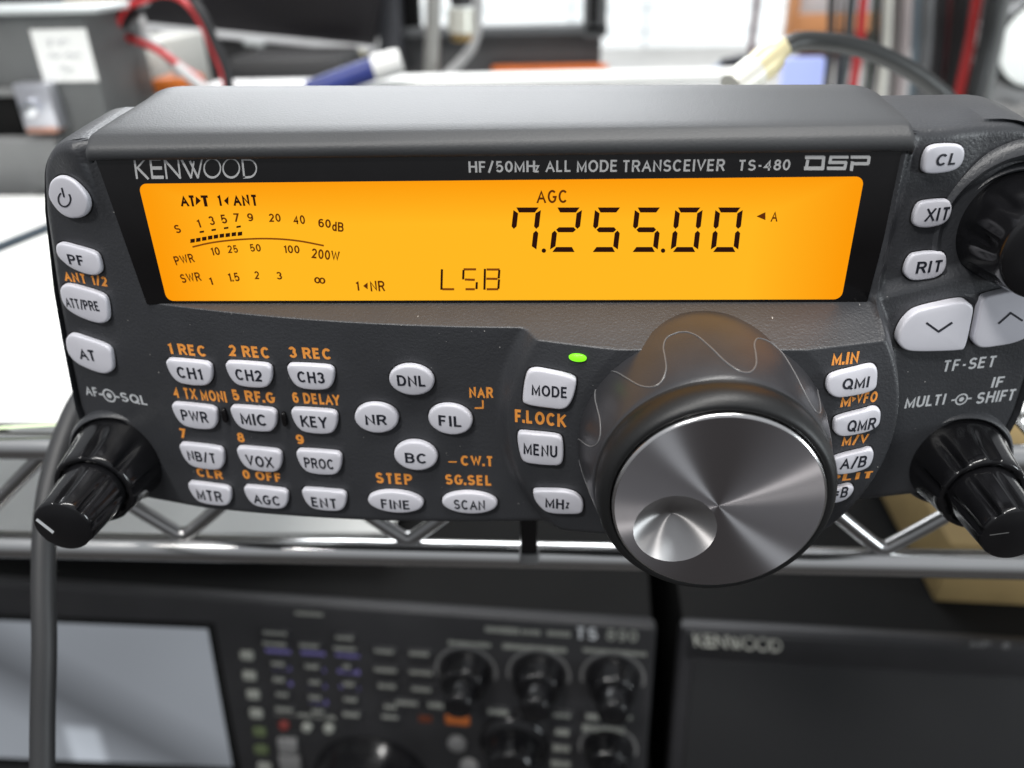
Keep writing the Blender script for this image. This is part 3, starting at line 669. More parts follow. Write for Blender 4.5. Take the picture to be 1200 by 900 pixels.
lathe("finger_dimple", dc, prof, M_dimple, dial, 96, cap=True)

# ------------------------------------------------------------------ small knobs
def flute(n, depth, h0, h1):
    def f(r, h, a):
        k = sstep(h0, h0+1.6, h)*(1 if h < h1 else 0)
        return r-depth*k*max(0., math.cos(n*a+.5))**2.2
    return f
def knob(ax, hb, single=False):
    long = 1.
    base = lathe("knob_collar", ax, [(10.6, hb-3), (10.6, hb+.2), (10.3, hb+1.0), (9.9, hb+1.3), (9.5, hb+1.0), (9.4, hb-.5)], M_case, radio, 72, cap=False)
    big = [(9.3, hb-2), (9.25, hb+1.5), (9.0, hb+2.6), (8.7, hb+4), (8.3, hb+7), (7.9, hb+10), (7.75, hb+11.2), (7.5, hb+11.8), (7.1, hb+12.0), (6.6, hb+11.9), (6.5, hb+11)]
    if single: big = [(r, hb+(h-hb)*(1.15 if h > hb+4 else 1)) for r, h in big[:-2]]+[(5, hb+13.9)]
    k1 = lathe("outer_knob", ax, big, M_knob, radio, 180, mod=flute(8, 1.15, hb+3.4, hb+11.3), sharp=70)
    if single: return
    t_ = hb+12
    sm = [(6.1, t_-1.5), (6.05, t_+.4), (5.95, t_+2), (5.75, t_+5), (5.5, t_+8*long), (5.35, t_+10.2*long), (5.15, t_+10.8*long), (4.8, t_+11.0*long)]
    lathe("inner_knob", ax, sm, M_knob, radio, 180, mod=flute(8, .8, t_+1.2, t_+10.4*long), sharp=70)
    return t_+11.0*long
tip = knob((-84.4, -35.4), -4.5)
TP = Flat(tip)
pxpolys("index_mark", TP, strokes([[(43.5, 609), (62, 623.5)]], 3.4), M_white, radio, .03)
tip2 = knob((81.0, -34.6), -4.5)
pxpolys("index_mark", Flat(tip2), strokes([[(1160, 627), (1182, 624)]], 1.2), mat("worn_mark", (.12, .12, .12), .5), radio, .03)
knob((79.6, 11.4), -5.4, True)
lathe("knob_surround", (79.6, 11.4), [(14.6, -7), (14.4, -4.2), (13.6, -3.1), (12.6, -2.7), (11.8, -3.2), (11.2, -4.6), (11.0, -7)], M_case, radio, 96, cap=False)

# ------------------------------------------------------------------ the shelf the radio stands on
def rod_pt(px, py, z): q = atz(px, py, z); return q
shelf = thing("wire_shelf", (0, 26, -80), "chrome wire shelf with zigzag front edge carrying the grey radio", "shelf", None)
ra, rb = atz(0, 637.5, -79), atz(1190, 662, -79); dvec = (rb-ra)/np.linalg.norm(rb-ra)
P0 = ra-dvec*330; P1 = rb+dvec*330
fwd = np.array([-dvec[1], dvec[0], 0])
tube("lower_rod", [P0, P1], 3.5, M_chrome, shelf, 20, curve=False)
UP = np.array([0, 0, 30.5]); tube("upper_rod", [P0+UP, P1+UP], 3.3, M_chrome, shelf, 20, curve=False)
def on_rod(px): # parameter along the rod seen at picture column px
    lo, hi = -400., 700.
    for _ in range(50):
        md = (lo+hi)/2; p = R@(ra+dvec*md-CAM); x = CX+F*p[0]/p[2]
        if x < px: lo = md
        else: hi = md
    return md
zz = []
t0, t1 = on_rod(480), on_rod(1030); per = (t1-t0)/2
for k in range(-5, 6):
    for q, hz in ((0, 4.6), (.06, 6.4), (.44, 25.5), (.5, 27.4), (.56, 25.5), (.94, 6.4)):
        zz.append(ra+dvec*(t0+(k+q)*per)+np.array([0, 0, hz])+fwd*.2)
tube("zigzag_wire", zz, 1.75, mat("dull_chrome", (.42, .42, .42), .28, 1.0), shelf, 12, curve=True, mm=4)
lst = []
Lw = np.linalg.norm(P1-P0)
for k in range(34):
    a = P0+UP+dvec*(Lw*k/33)+np.array([0, 0, 3.2]); lst.append(([tuple(a), tuple(a+fwd*440)], 1.5))
tubes("deck_wire", lst, M_chrome, shelf, 8)
tubes("cross_rod", [([tuple(P0+UP+fwd*d_), tuple(P1+UP+fwd*d_)], 2.4) for d_ in (150, 300, 438)], M_chrome, shelf, 10)
ZS = float((ra+UP)[2]+4.8)

def sheet(name, pts, z, th, m, parent=None):
    n = len(pts); v = [(x, y, z) for x, y in pts]+[(x, y, z+th) for x, y in pts]
    return mesh(name, v, [list(range(n))[::-1], list(range(n, 2*n))]+[(i, (i+1) % n, n+(i+1) % n, n+i) for i in range(n)], m, parent, smooth=False)
M_paper = mat("white_paper", (.86, .87, .85), .7, vary=.03)
M_greenline = mat("pale_green_print", (.55, .66, .42), .8)
pz = ZS+.2
pap = sheet("paper_sheet", [(-330, 31), (-77, 29), (-64, 222), (-300, 232)], pz, .8, M_paper)
setprops(pap, "white paper sheet with pale green ruled lines lying left of the radio", "paper")
for (x0, y0), (x1, y1) in (((-20, 362), (105, 322)), ((-20, 328), (105, 288)), ((-20, 506), (85, 500))):
    a, b_ = atz(x0, y0, pz), atz(x1, y1, pz); d_ = (b_-a)/np.linalg.norm(b_-a); n_ = np.array([-d_[1], d_[0], 0])*.8
    mesh("ruled_line", [tuple(q+np.array([0, 0, .86])) for q in (a-n_, b_-n_, b_+n_, a+n_)], [(0, 1, 2, 3)], M_greenline, pap, smooth=False)
pap2 = sheet("paper_sheet", [(92, 36), (300, 42), (310, 190), (96, 200)], pz, .8, M_paper)
setprops(pap2, "blank white paper sheet lying behind the lower right knobs", "paper")
bl = atz(-20, 298, ZS+2), atz(70, 262, ZS+2)
binder = tube("dark_cord", [tuple(bl[0]+(bl[0]-bl[1])*.6), tuple(bl[0]), tuple(bl[1]), tuple(bl[1]+(bl[1]-bl[0])*.7)], 2.0, mat("dark_blue_cord", (.02, .035, .05), .4), None, 10)
setprops(binder, "dark thin cord lying across the white paper in front of the grey case", "cord")

# grey cable hanging in front of the shelf
gc = tube("hanging_cable", [tuple(atd(*q)) for q in ((150, 430, 215), (112, 448, 200), (88, 480, 190), (66, 540, 182), (54, 600, 177), (51, 680, 174), (52, 760, 172), (50, 840, 171), (49, 930, 170), (44, 1010, 170), (52, 1400, 176))], 2.45, M_cable, None, 18)
setprops(gc, "thick grey cable hanging down behind the lower left knob", "cable")
clip_ = None

# ------------------------------------------------------------------ equipment on the level below
def rrect(u0, v0, u1, v1): return [(u0, v0), (u1, v0), (u1, v1), (u0, v1)]
class Unit:
    def __init__(s, root, pl): s.root = root; s.pl = pl
    def quad(s, name, q, o0, o1, m, parent=None, bev=0., smooth=True):
        """q = picture corners tl, tr, br, bl on the unit's face; built from depth o0 to o1"""
        c = [s.pl.hit(*p) for p in q]; v = [s.pl.pt(*p, o0) for p in c]+[s.pl.pt(*p, o1) for p in c]
        return mesh(name, v, [(0, 1, 2, 3), (7, 6, 5, 4), (0, 4, 5, 1), (1, 5, 6, 2), (2, 6, 7, 3), (3, 7, 4, 0)], m, parent or s.root, bevel=bev, sharp=35)
    def bar(s, name, cx, cy, w_, h_, o0, o1, m, parent=None, bev=0.):
        u0, v0, a, b_ = fit(s.pl, cx, cy, w_, h_); v = [s.pl.pt(u0+i*a/2, v0+j*b_/2, o) for o in (o0, o1) for i, j in ((-1, -1), (1, -1), (1, 1), (-1, 1))]
        return mesh(name, v, [(0, 1, 2, 3), (7, 6, 5, 4), (0, 4, 5, 1), (1, 5, 6, 2), (2, 6, 7, 3), (3, 7, 4, 0)], m, parent or s.root, bevel=bev, sharp=35)
    def turn(s, name, cx, cy, prof, m, parent=None, n=48, mod=None):
        u0, v0 = s.pl.hit(cx, cy); V_, F_ = [], []
        for r, o in prof:
            for k in range(n):
                a = 2*math.pi*k/n; rr = mod(r, o, a) if mod else r; V_.append(s.pl.pt(u0+rr*math.cos(a), v0+rr*math.sin(a), o))
        for j in range(len(prof)-1):
            for k in range(n): F_.append((j*n+k, j*n+(k+1) % n, (j+1)*n+(k+1) % n, (j+1)*n+k))
        F_.append([(len(prof)-1)*n+k for k in range(n)])
        return mesh(name, V_, F_, m, parent or s.root, sharp=50)
M_panel2 = mat("dark_panel", (.022, .022, .024), .5, grain=.5, gscale=900, vary=.1)
M_panel3 = mat("dark_panel_trim", (.030, .030, .033), .45, vary=.1)
M_black = mat("matt_black", (.005, .005, .005), .75, spec=.2)
M_print = mat("pale_print", (.30, .31, .28), .6)
M_purple = mat("purple_print", (.20, .17, .46), .6)
M_amber = mat("amber_print", (.42, .11, .02), .6)
p_ = atd(500, 716, 322)
big = thing("base_station", tuple(p_+np.array([0, 60, -150])), "large black transceiver with a wide screen painted with blurred reflections and rows of small keys under the shelf", "radio")
U = Unit(big, Tilt(p_, .066, .10))
pl = U.pl
u0, v0 = pl.hit(770, 737); uL = pl.hit(-260, 690)[0]; vT = v0; vB = vT-175
def slab(name, ua, ub, va, vb, o0, o1, m, parent, bev=1.5):
    v = [pl.pt(a, b_, o) for o in (o0, o1) for a, b_ in ((ua, va), (ub, va), (ub, vb), (ua, vb))]
    return mesh(name, v, [(0, 1, 2, 3), (7, 6, 5, 4), (0, 4, 5, 1), (1, 5, 6, 2), (2, 6, 7, 3), (3, 7, 4, 0)], m, parent, bevel=bev, sharp=35)
slab("cabinet", uL, u0-1.5, vB, vT-1.5, -260, -6, M_black, big)
fp = slab("front_panel", uL, u0, vB, vT, -8, 0, M_panel2, big, 2.5)
mscr = mat("screen_reflection", (.02, .02, .025), .15, emit=(.2, .23, .28), estr=1.)  # blurred room reflection painted into the screen's emission
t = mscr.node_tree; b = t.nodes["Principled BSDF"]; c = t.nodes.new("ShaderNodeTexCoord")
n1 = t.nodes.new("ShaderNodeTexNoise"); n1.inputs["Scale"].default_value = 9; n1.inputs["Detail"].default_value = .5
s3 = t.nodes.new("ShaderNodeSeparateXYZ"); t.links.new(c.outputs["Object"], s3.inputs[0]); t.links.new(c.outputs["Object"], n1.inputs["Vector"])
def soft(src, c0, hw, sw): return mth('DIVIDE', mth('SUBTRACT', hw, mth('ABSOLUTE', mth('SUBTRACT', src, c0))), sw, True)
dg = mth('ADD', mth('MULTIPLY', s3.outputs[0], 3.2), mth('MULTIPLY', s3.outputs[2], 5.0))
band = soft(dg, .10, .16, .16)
glare_patch = mth('MULTIPLY', soft(s3.outputs[0], .033, .011, .005), soft(s3.outputs[2], -.028, .015, .006))  # soft pale patch of the painted reflection
lum = mth('ADD', mth('SUBTRACT', mth('ADD', .16, mth('MULTIPLY', n1.outputs["Fac"], .30)), mth('MULTIPLY', band, .17), True), mth('MULTIPLY', glare_patch, .30))
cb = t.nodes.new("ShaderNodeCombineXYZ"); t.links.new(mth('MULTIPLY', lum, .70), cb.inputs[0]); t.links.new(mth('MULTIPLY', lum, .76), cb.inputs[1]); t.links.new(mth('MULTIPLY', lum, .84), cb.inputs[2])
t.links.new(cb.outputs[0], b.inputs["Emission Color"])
U.quad("screen_bezel", [(-200, 713), (251, 730), (283, 906), (-200, 886)], -.5, .6, M_black, None, .3)
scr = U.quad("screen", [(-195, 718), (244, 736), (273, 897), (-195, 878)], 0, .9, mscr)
def g(x, y): return (240+x/4.2857, 690+y/4.2857)
rng = random.Random(7)
leg = []
def lab(x, y, w_, h_=26, m=M_print, on=None, hi=True):
    q = g(x, y); W_ = w_/4.2857; H_ = h_/4.2857
    k = U.bar("panel_key", q[0], q[1]+1.5, W_+6, H_+4.5, -.3, 1.3, M_panel3, None, .5) if hi else None
    # a row of short marks, as small print reads at this distance
    n = max(2, round(W_/4.5)); V_ = []; F_ = []
    uu, vv_, a, b_ = fit(pl, q[0], q[1], W_, H_*.8)
    for i in range(n):
        x0 = -a/2+a*i/n; x1 = x0+a/n*.86; hh = b_*(.36+.12*rng.random()); o = len(V_)
        V_ += [pl.pt(uu+x0, vv_-hh, 1.45 if hi else .15), pl.pt(uu+x1, vv_-hh, 1.45 if hi else .15), pl.pt(uu+x1, vv_+hh, 1.45 if hi else .15), pl.pt(uu+x0, vv_+hh, 1.45 if hi else .15)]; F_.append((o, o+1, o+2, o+3))
    mesh("small_print", V_, F_, m, k or fp, smooth=False)
lab(525, 125, 140, 26, hi=False)
for x, y, w_ in ((360, 212, 115), (358, 266, 115), (530, 275, 95), (707, 236, 85), (708, 290, 110), (905, 303, 95), (1080, 315, 95), (912, 397, 110), (920, 478, 85), (1090, 410, 115), (1093, 494, 95), (1018, 562, 110), (1160, 572, 70), (937, 582, 60), (935, 632, 80),
                 (375, 366, 65), (545, 380, 70), (718, 380, 35), (378, 445, 55), (558, 458, 55), (730, 468, 55), (395, 520, 58), (560, 535, 60), (736, 545, 65), (405, 595, 85), (575, 605, 60), (740, 620, 80)):
    lab(x, y, w_)
for x, y, w_ in ((370, 312, 125), (545, 322, 120), (718, 332, 120), (385, 396, 95), (560, 406, 95), (725, 415, 110), (395, 473, 95), (565, 485, 95), (730, 495, 100), (572, 566, 95)):
    lab(x, y, w_, 30, M_purple, hi=False)
lab(505, 635, 300, 26, hi=False)
for x, y, w_, m in ((215, 328, 62, M_print), (228, 430, 62, M_print), (247, 525, 60, M_print), (262, 620, 60, M_print), (278, 712, 60, mat("greenish_print", (.10, .13, .06), .6)), (288, 802, 66, mat("greenish_print", (.09, .13, .05), .6)), (305, 890, 66, M_print)):
    q = g(x, y); U.bar("soft_key", q[0], q[1], w_/4.2857, 9, -.3, 1.6, m if y > 700 and y < 880 else M_print, None, .5)
for x, y, m in ((400, 680, mat("red_print", (.20, .03, .025), .5)), (515, 690, M_print), (625, 697, M_print)):
    q = g(x, y); U.turn("round_key", q[0], q[1], [(2.3, -.3), (2.3, 1.2), (1.9, 1.7)], m, None, 20)
for x, y, w_, h_ in ((422, 780, 95, 75), (435, 870, 105, 80)):
    q = g(x, y); U.bar("square_key", q[0], q[1], w_/4.2857, h_/4.2857, -.3, 2.2, mat("grey_key", (.20, .20, .20), .5), None, .8)
q = g(1108, 652); U.bar("orange_mark", q[0], q[1], 15, 7, 0, .4, mat("dim_amber", (.12, .03, .012), .5), fp)
def g2(x, y): return (500+x/4, 690+y/4)
q = g2(145, 610); U.bar("amber_key", q[0], q[1], 28, 9, -.3, 1.4, M_amber, None, .4)
def lab2(x, y, w_, h_=30, m=M_print, hi=False):
    a = g2(x, y); lab((a[0]-240)*4.2857, (a[1]-690)*4.2857, w_*1.0714, h_*1.0714, m, None, hi)
for x, y, w_, h_, hi in ((355, 193, 160, 40, 0), (490, 203, 90, 30, 0), (620, 210, 110, 34, 0), (202, 258, 200, 30, 0), (507, 278, 300, 34, 0), (882, 296, 300, 28, 0), (55, 536, 90, 36, 1), (338, 566, 95, 34, 1), (480, 572, 75, 30, 1), (635, 582, 80, 30, 1), (410, 618, 150, 34, 0), (637, 660, 64, 40, 1), (632, 736, 80, 40, 1), (630, 808, 90, 40, 1), (780, 588, 62, 44, 1), (900, 600, 130, 30, 0), (830, 658, 200, 44, 0)):
    lab2(x, y, w_, h_, M_print, bool(hi))
q = g2(145, 720); U.turn("round_key", q[0], q[1], [(4.2, -.3), (4.2, 1.4), (3.4, 2.2)], mat("grey_key", (.20, .20, .20), .5), None, 24)
q = g2(200, 826); U.turn("round_key", q[0], q[1], [(4.2, -.3), (4.2, 1.4), (3.4, 2.2)], mat("grey_key", (.20, .20, .20), .5), None, 24)
text("model_lettering", pl, "TS", *bb(*g2(705, 180), *g2(800, 236)), M_white, fp, 0, .03, .2)
text("model_lettering", pl, "890", *bb(*g2(842, 190), *g2(990, 245)), M_print, fp, 0, .02, .2)
def fl2(r, o, a): return r-(.5*max(0, math.cos(7*a))**2 if 3 < o < 12.5 else 0)
for x, y, sc in ((185, 385, 1.), (525, 400, 1.), (872, 415, 1.), (850, 745, .95)):
    q = g2(x, y)
    kb = U.turn("knob", q[0], q[1], [(10.6*sc, -.5), (10.6*sc, 1), (9.8*sc, 2.5), (9.0*sc, 9), (8.4*sc, 10.2), (7.6*sc, 10.4)], M_knob, None, 48, fl2)
    U.turn("knob_cap", q[0], q[1], [(6.6*sc, 10), (6.4*sc, 12), (6.0*sc, 19), (5.6*sc, 20), (4.6*sc, 20.4)], M_knob, kb, 40)
    V_, F_ = [], []; uu, vv_ = pl.hit(*q)
    for k in range(25):
        a = math.radians(-15+210*k/24)
        for r in (12.0*sc, 13.0*sc): V_.append(pl.pt(uu+r*math.cos(a), vv_+r*math.sin(a), .15))
        if k: o = len(V_); F_.append((o-4, o-3, o-1, o-2))
    mesh("knob_scale", V_, F_, mat("scale_grey", (.20, .20, .20), .5), fp, smooth=False)
q = g2(410, 722); kb = U.turn("knob", q[0], q[1], [(15, -.5), (15, 1), (14, 2), (11.5, 3), (10.5, 14), (9.5, 15.2)], M_knob, None, 48)
q = (437, 915); dl = U.turn("main_dial", q[0], q[1], [(27, -.5), (27, 3), (25.5, 5), (24.5, 14), (23.6, 17.5), (22, 19.8), (20.5, 20.6)], M_knob, None, 80)
U.turn("dial_face", q[0], q[1], [(20.6, 20.4), (19.6, 21.2), (15, 22.0), (8, 22.4), (3, 22.5)], M_knob, dl, 64)

# loudspeaker cabinet beside it
p2 = atd(800, 737, 318)
spk = thing("loudspeaker", tuple(p2+np.array([60, 60, -150])), "black loudspeaker cabinet with a dark grille beside the large radio under the shelf", "speaker")
pl = Tilt(p2, .052, .10); U2 = Unit(spk, pl)
uL2 = pl.hit(797, 738)[0]; vT = pl.hit(800, 736)[1]; uR2 = uL2+215; vB = vT-175
slab("cabinet", uL2+1.5, uR2, vB, vT-1.5, -230, -6, M_black, spk)
bz = slab("front_frame", uL2, uR2, vB, vT, -8, 0, M_panel3, spk, 3.)
gu0, gv0 = pl.hit(812, 772)
mg = mat("grille_cloth", (.018, .0185, .02), .7, grain=.8, gscale=700)
slab("grille", gu0, uR2-8, vB+6, gv0, -1, .7, mg, spk, .6)
slab("name_strip", gu0-3, uR2-6, gv0+1.0, vT-1.8, -1, .5, M_panel2, spk, .4)
def Kb(x, y): # same letters, scaled onto the strip
    px, py = x, y; return (812+(px-156.5)*(103/144.5), 740.5+(py-186)*(15/24.)+(px-156.5)*.055)
pxpolys("brand_lettering", pl, spaced([([Kb(*q) for q in ln], wd*.95) for ln, wd in kw]), mat("pale_logo", (.62, .62, .55), .5), bz, .75)
text("type_lettering", pl, "MP", 1148, 753.5, 24, 7, mat("scale_grey", (.20, .20, .20), .5), bz, 0, .02, .75); text("type_lettering", pl, "8", 1178, 755, 9, 7, mat("scale_grey", (.20, .20, .20), .5), bz, 0, .02, .75)
# cardboard on top of the speaker
zt = pl.pt(0, vT-1.5, -6)[2]+1.5
a = atz(1078, 697, zt-1.5)
M_board = mat("cardboard", (.42, .30, .13), .8, vary=.12, vscale=40)
cb = box("cardboard_box", a[0]+8, a[0]+158, a[1]-6, a[1]+110, zt-3, zt+27, M_board, None, 1, -.05)
setprops(cb, "plain tan cardboard box lying on top of the loudspeaker", "box")

# ------------------------------------------------------------------ far side of the bench
M_grey = mat("grey_enamel", (.12, .125, .125), .5, grain=.3, gscale=500, vary=.08)
M_grey2 = mat("grey_enamel_light", (.20, .205, .205), .5, vary=.08)
M_steel = mat("zinc_plate", (.62, .63, .68), .32, .8, vary=.12)
def atY(px, py, Y): return at(px, py, -Y)
def fbox(name, x0, y0, x1, y1, Y, dep, m, parent=None, bev=1., rot=0.):
    """box whose front face fills the given picture box at bench depth Y"""
    tl, tr, br, bl_ = atY(x0, y0, Y), atY(x1, y0, Y), atY(x1, y1, Y), atY(x0, y1, Y)
    X0, X1 = (tl[0]+bl_[0])/2, (tr[0]+br[0])/2; Z1, Z0 = (tl[2]+tr[2])/2, (bl_[2]+br[2])/2
    return box(name, X0, X1, Y, Y+dep, Z0, Z1, m, parent, bev, rot)
# grey case stack on the left
low = thing("equipment_case", tuple(atY(-40, 265, 262)), '', 'case')
fbox('housing', -170, 165, 66, 239, 250, 90, M_grey2, low, 1.5, .05); fbox('shade_strip', -168, 238, 62, 268, 262, 70, mat('case_shadow_brown', (.035, .022, .018), .6), low, 1, .05)  # the dark brown strip stands for the shadow under the case
setprops(low, "low grey metal case over a dark brown strip standing for its shadow, beneath the power supply", "case")
psu = thing("power_supply", tuple(atY(30, 165, 262)), "dark grey power supply box carrying a white handwritten note, stacked on a low case", "power supply")
fbox("housing", -170, 17, 116, 166, 262, 55, M_grey, psu, 2)
fbox("lid_edge", -172, 12, 113, 19, 258, 55, mat("pale_enamel", (.45, .48, .48), .45), psu, 1)
fbox("side_slot", -60, 106, 22, 160, 260.5, 2, M_black, psu, .4)
fbox("slot_rail", -60, 104, 18, 114, 258.5, 2, M_grey2, psu, .4)
tab = fbox("terminal_tab", 21, 98, 62, 152, 252, 9, M_steel, psu, .8)
q = atY(37, 126, 251)
mesh_v = []
def ydisc(name, c, r, th, m, parent, n=24):
    v = [(c[0]+r*math.cos(2*math.pi*k/n), c[1]-o, c[2]+r*math.sin(2*math.pi*k/n)) for o in (0, th) for k in range(n)]
    return mesh(name, v, [list(range(n)), list(range(n, 2*n))[::-1]]+[(k, (k+1) % n, n+(k+1) % n, n+k) for k in range(n)], m, parent, bevel=min(.6, th*.3), sharp=35)
ydisc("terminal_screw", q, 4.2, 3, mat("bright_zinc", (.8, .82, .86), .2, 1.), tab)
fbox("terminal_strip", 31, 150, 66, 156, 251, 8, mat("copper_strip", (.6, .33, .25), .4, .6), psu, .4)
note = fbox("paper_note", 43, 34, 108, 96, 261.2, .5, M_paper, None, 0, 0)
setprops(note, "small white paper note with faint handwriting stuck on the dark grey power supply", "note")
M_pencil = mat("pencil", (.55, .56, .58), .8)
for ln in ([(55, 48), (60, 46), (58, 54)], [(66, 47), (70, 51), (75, 46), (80, 50)], [(57, 66), (62, 63), (66, 67), (70, 63)], [(76, 66), (82, 62), (85, 67), (92, 62), (95, 66)], [(70, 80), (76, 77), (78, 83), (86, 79)]):
    P = [atY(*p, 260.9) for p in ln]
    V_, F_ = tube_geo([tuple(p) for p in P], .35, 6); mesh("handwriting", V_, F_, M_pencil, note)
# red and black supply wires
M_red = mat("red_wire", (.55, .03, .035), .4); M_blackw = mat("black_wire", (.02, .02, .022), .4); M_wht = mat("grey_white_wire", (.5, .5, .5), .4)
def wire(px, r, m, label, name="supply_wire", cat="wire", group=None):
    o = tube(name, [tuple(atY(x, y, Y)) for x, y, Y in px], r, m, None, 10); setprops(o, label, cat, group); return o
wire([(133, 140, 300), (134, 110, 298), (137, 60, 296), (139, 25, 294), (150, 8, 292), (170, 0, 290), (185, -6, 290), (205, -4, 288), (222, 8, 286), (236, 28, 284), (250, 58, 282), (262, 90, 280), (267, 120, 278)], 1.5, M_red, "red wire standing up in a tall loop behind the left end of the radio")
wire([(100, 36, 310), (112, 38, 305), (140, 42, 300), (165, 50, 296), (190, 62, 292), (215, 80, 288), (232, 92, 285), (250, 118, 280)], 1.8, M_red, "red wire running down from the power supply side towards the radio")
wire([(128, 140, 304), (130, 90, 302), (133, 50, 300), (150, 22, 298), (165, 12, 296)], 2.4, M_blackw, "short black wire rising beside the tall red loop")
wire([(226, 0, 284), (240, 22, 282), (252, 50, 280), (266, 84, 278), (271, 125, 276)], 2.3, M_blackw, "black wire falling beside the right leg of the red loop")
wire([(105, 30, 312), (140, 36, 306), (165, 46, 300), (190, 60, 296)], 2.2, mat("dark_grey_wire", (.08, .07, .07), .5), "thin dark grey wire above the lower red wire")
wire([(208, 78, 284), (222, 90, 282), (238, 103, 279), (262, 122, 275)], 2.6, M_wht, "pale grey wire next to the white box lid")
wire([(160, 5, 330), (166, 25, 330), (172, 45, 330), (200, 70, 325), (212, 92, 320)], 2.4, M_wht, "grey plug lead hanging in front of the tilted monitor")
# white tub, orange block, white tray
wb = fbox("white_carton", 141, 48, 193, 118, 345, 60, mat("white_card", (.66, .66, .62), .6), None, 3, -.12)
setprops(wb, "plain white carton standing behind the red wires", "carton")
ob = fbox("orange_block", 176, 92, 222, 112, 315, 25, mat("orange_plastic", (.75, .20, .03), .5), None, 3)
setprops(ob, "small orange plastic block in front of the white carton", "block")
tray = fbox("white_tray", 238, 99, 372, 118, 300, 22, mat("bright_white", (.9, .9, .9), .5), None, 2)
setprops(tray, "bright white flat tray behind the radio beneath the tilted monitor", "tray")
# tilted monitor
A = np.array(atY(60, 10, 520)); 
mon = thing("computer_monitor", tuple(atY(300, 95, 520)), "large black computer monitor with a thin silver lower edge leaning at a slant", "monitor")
def slantbar(name, pts, Y, dep, m, parent):
    v = [tuple(atY(x, y, Y)) for x, y in pts]; n = len(v); v += [(p[0], p[1]+dep, p[2]) for p in v]
    return mesh(name, v, [list(range(n)), list(range(n, 2*n))[::-1]]+[(i, n+i, n+(i+1) % n, (i+1) % n) for i in range(n)], m, parent, bevel=.8, sharp=35)
slantbar("screen_panel", [(120, -190), (470, -170), (436, 56), (150, 26)], 520, 18, mat("screen_off", (.012, .011, .013), .35), mon)
slantbar("silver_edge", [(150, 26), (436, 55), (436, 62), (150, 34)], 516, 22, mat("silver_paint", (.70, .71, .73), .4, .0), mon)
slantbar("lower_body", [(175, 36), (436, 63), (402, 88), (240, 96), (196, 66)], 524, 60, mat("dark_plastic", (.03, .03, .032), .5), mon)
slantbar("edge_button", [(285, 47), (309, 50), (309, 56), (285, 53)], 514, 4, mat("pale_enamel", (.45, .48, .48), .45), mon)
for k in range(4):
    slantbar("edge_key", [(398+k*8, 57+k*.6), (403+k*8, 57.5+k*.6), (403+k*8, 64+k*.6), (398+k*8, 63.5+k*.6)], 513, 4, mat("pale_gold", (.6, .58, .42), .4), mon)
bt = fbox("black_device", 268, 66, 402, 97, 430, 60, mat("dark_device", (.06, .06, .062), .45), None, 4)
setprops(bt, "dark low device lying under the slanted monitor behind the white tray", "device")
# blue tube with a white cap
M_blue = mat("blue_label", (.022, .036, .19), .4, vary=.25, vscale=60)
tb = thing("glue_tube", tuple(atY(410, 90, 290)), "dark blue tube with a white screw cap lying behind the radio", "tube")
a, b_, c_ = (np.array(atY(*q)) for q in ((362, 108, 285), (438, 80, 290), (470, 71, 292)))
tube("body", [tuple(a), tuple(a*.5+b_*.5), tuple(b_)], 5.4, M_blue, tb, 24, curve=False)
tube("cap", [tuple(b_), tuple(b_*.12+c_*.88), tuple(c_)], [6.2, 6.1, 5.4], mat("cap_white", (.82, .82, .8), .4), tb, 24, curve=False)
# metal pole and rack frame with lit shop window behind
pole = tube("metal_pole", [tuple(atY(511, -70, 470)), tuple(atY(504, 112, 470))], 5.2, mat("satin_steel", (.42, .42, .40), .4, .6), None, 20, curve=False)
setprops(pole, "upright satin steel pole between the monitor and the white plug", "pole")
rack = thing("equipment_rack", tuple(atY(570, 90, 560)), "dark grey open equipment rack framing bright white blinds", "rack")
M_rack = mat("rack_grey", (.10, .105, .11), .5, vary=.08)
fbox("post", 435, -190, 461, 92, 540, 25, mat("rack_dark", (.05, .052, .06), .5), rack, 1)
fbox("post", 686, -190, 714, 44, 560, 25, M_rack, rack, 1)
fbox("post_slot", 693, -190, 703, 28, 559, 2, M_black, rack, .3)
fbox("cross_rail", 456, 31, 712, 42, 560, 25, M_rack, rack, 1)
fbox("side_panel", 460, -190, 486, 32, 566, 8, M_black, rack, 1)
fbox("lower_panel", 460, 40, 704, 96, 575, 60, mat("rack_panel", (.085, .085, .088), .5, vary=.1), rack, 1)
M_blind = mat("backlit_blind", (.8, .82, .82), .6, emit=(.86, .95, 1.), estr=.35)
def blind(x0, y0, x1, y1, Y, label):
    q0, q1 = atY(x0, y0, Y), atY(x1, y1, Y); root = thing("window_blind", (float((q0[0]+q1[0])/2), Y, float(q1[2])), label, "window blind")
    V_, F_ = [], []; z = q1[2]; n = 0
    while z < q0[2]:
        v, f = box_geo(((q0[0]+q1[0])/2, Y, z), ((q1[0]-q0[0])/2, 0, 0), (0, 2.2, 11.4), (0, .5, -.1)); o = len(V_)
        V_ += [tuple(p) for p in v]; F_ += [tuple(o+i for i in g_) for g_ in f]; z += 23.5
    mesh("slats", V_, F_, M_blind, root, smooth=False)
    for k in (.22, .78): tubes("ladder_cord", [([(q0[0]*(1-k)+q1[0]*k, Y-4, q1[2]), (q0[0]*(1-k)+q1[0]*k, Y-4, q0[2])], 1.2)], mat("cord_grey", (.5, .52, .55), .7), root, 6)
blind(470, -200, 720, 70, 900, "bright white slatted blind seen through the open equipment rack")
blind(690, -200, 990, 150, 820, "bright white slatted blind right of the equipment rack")
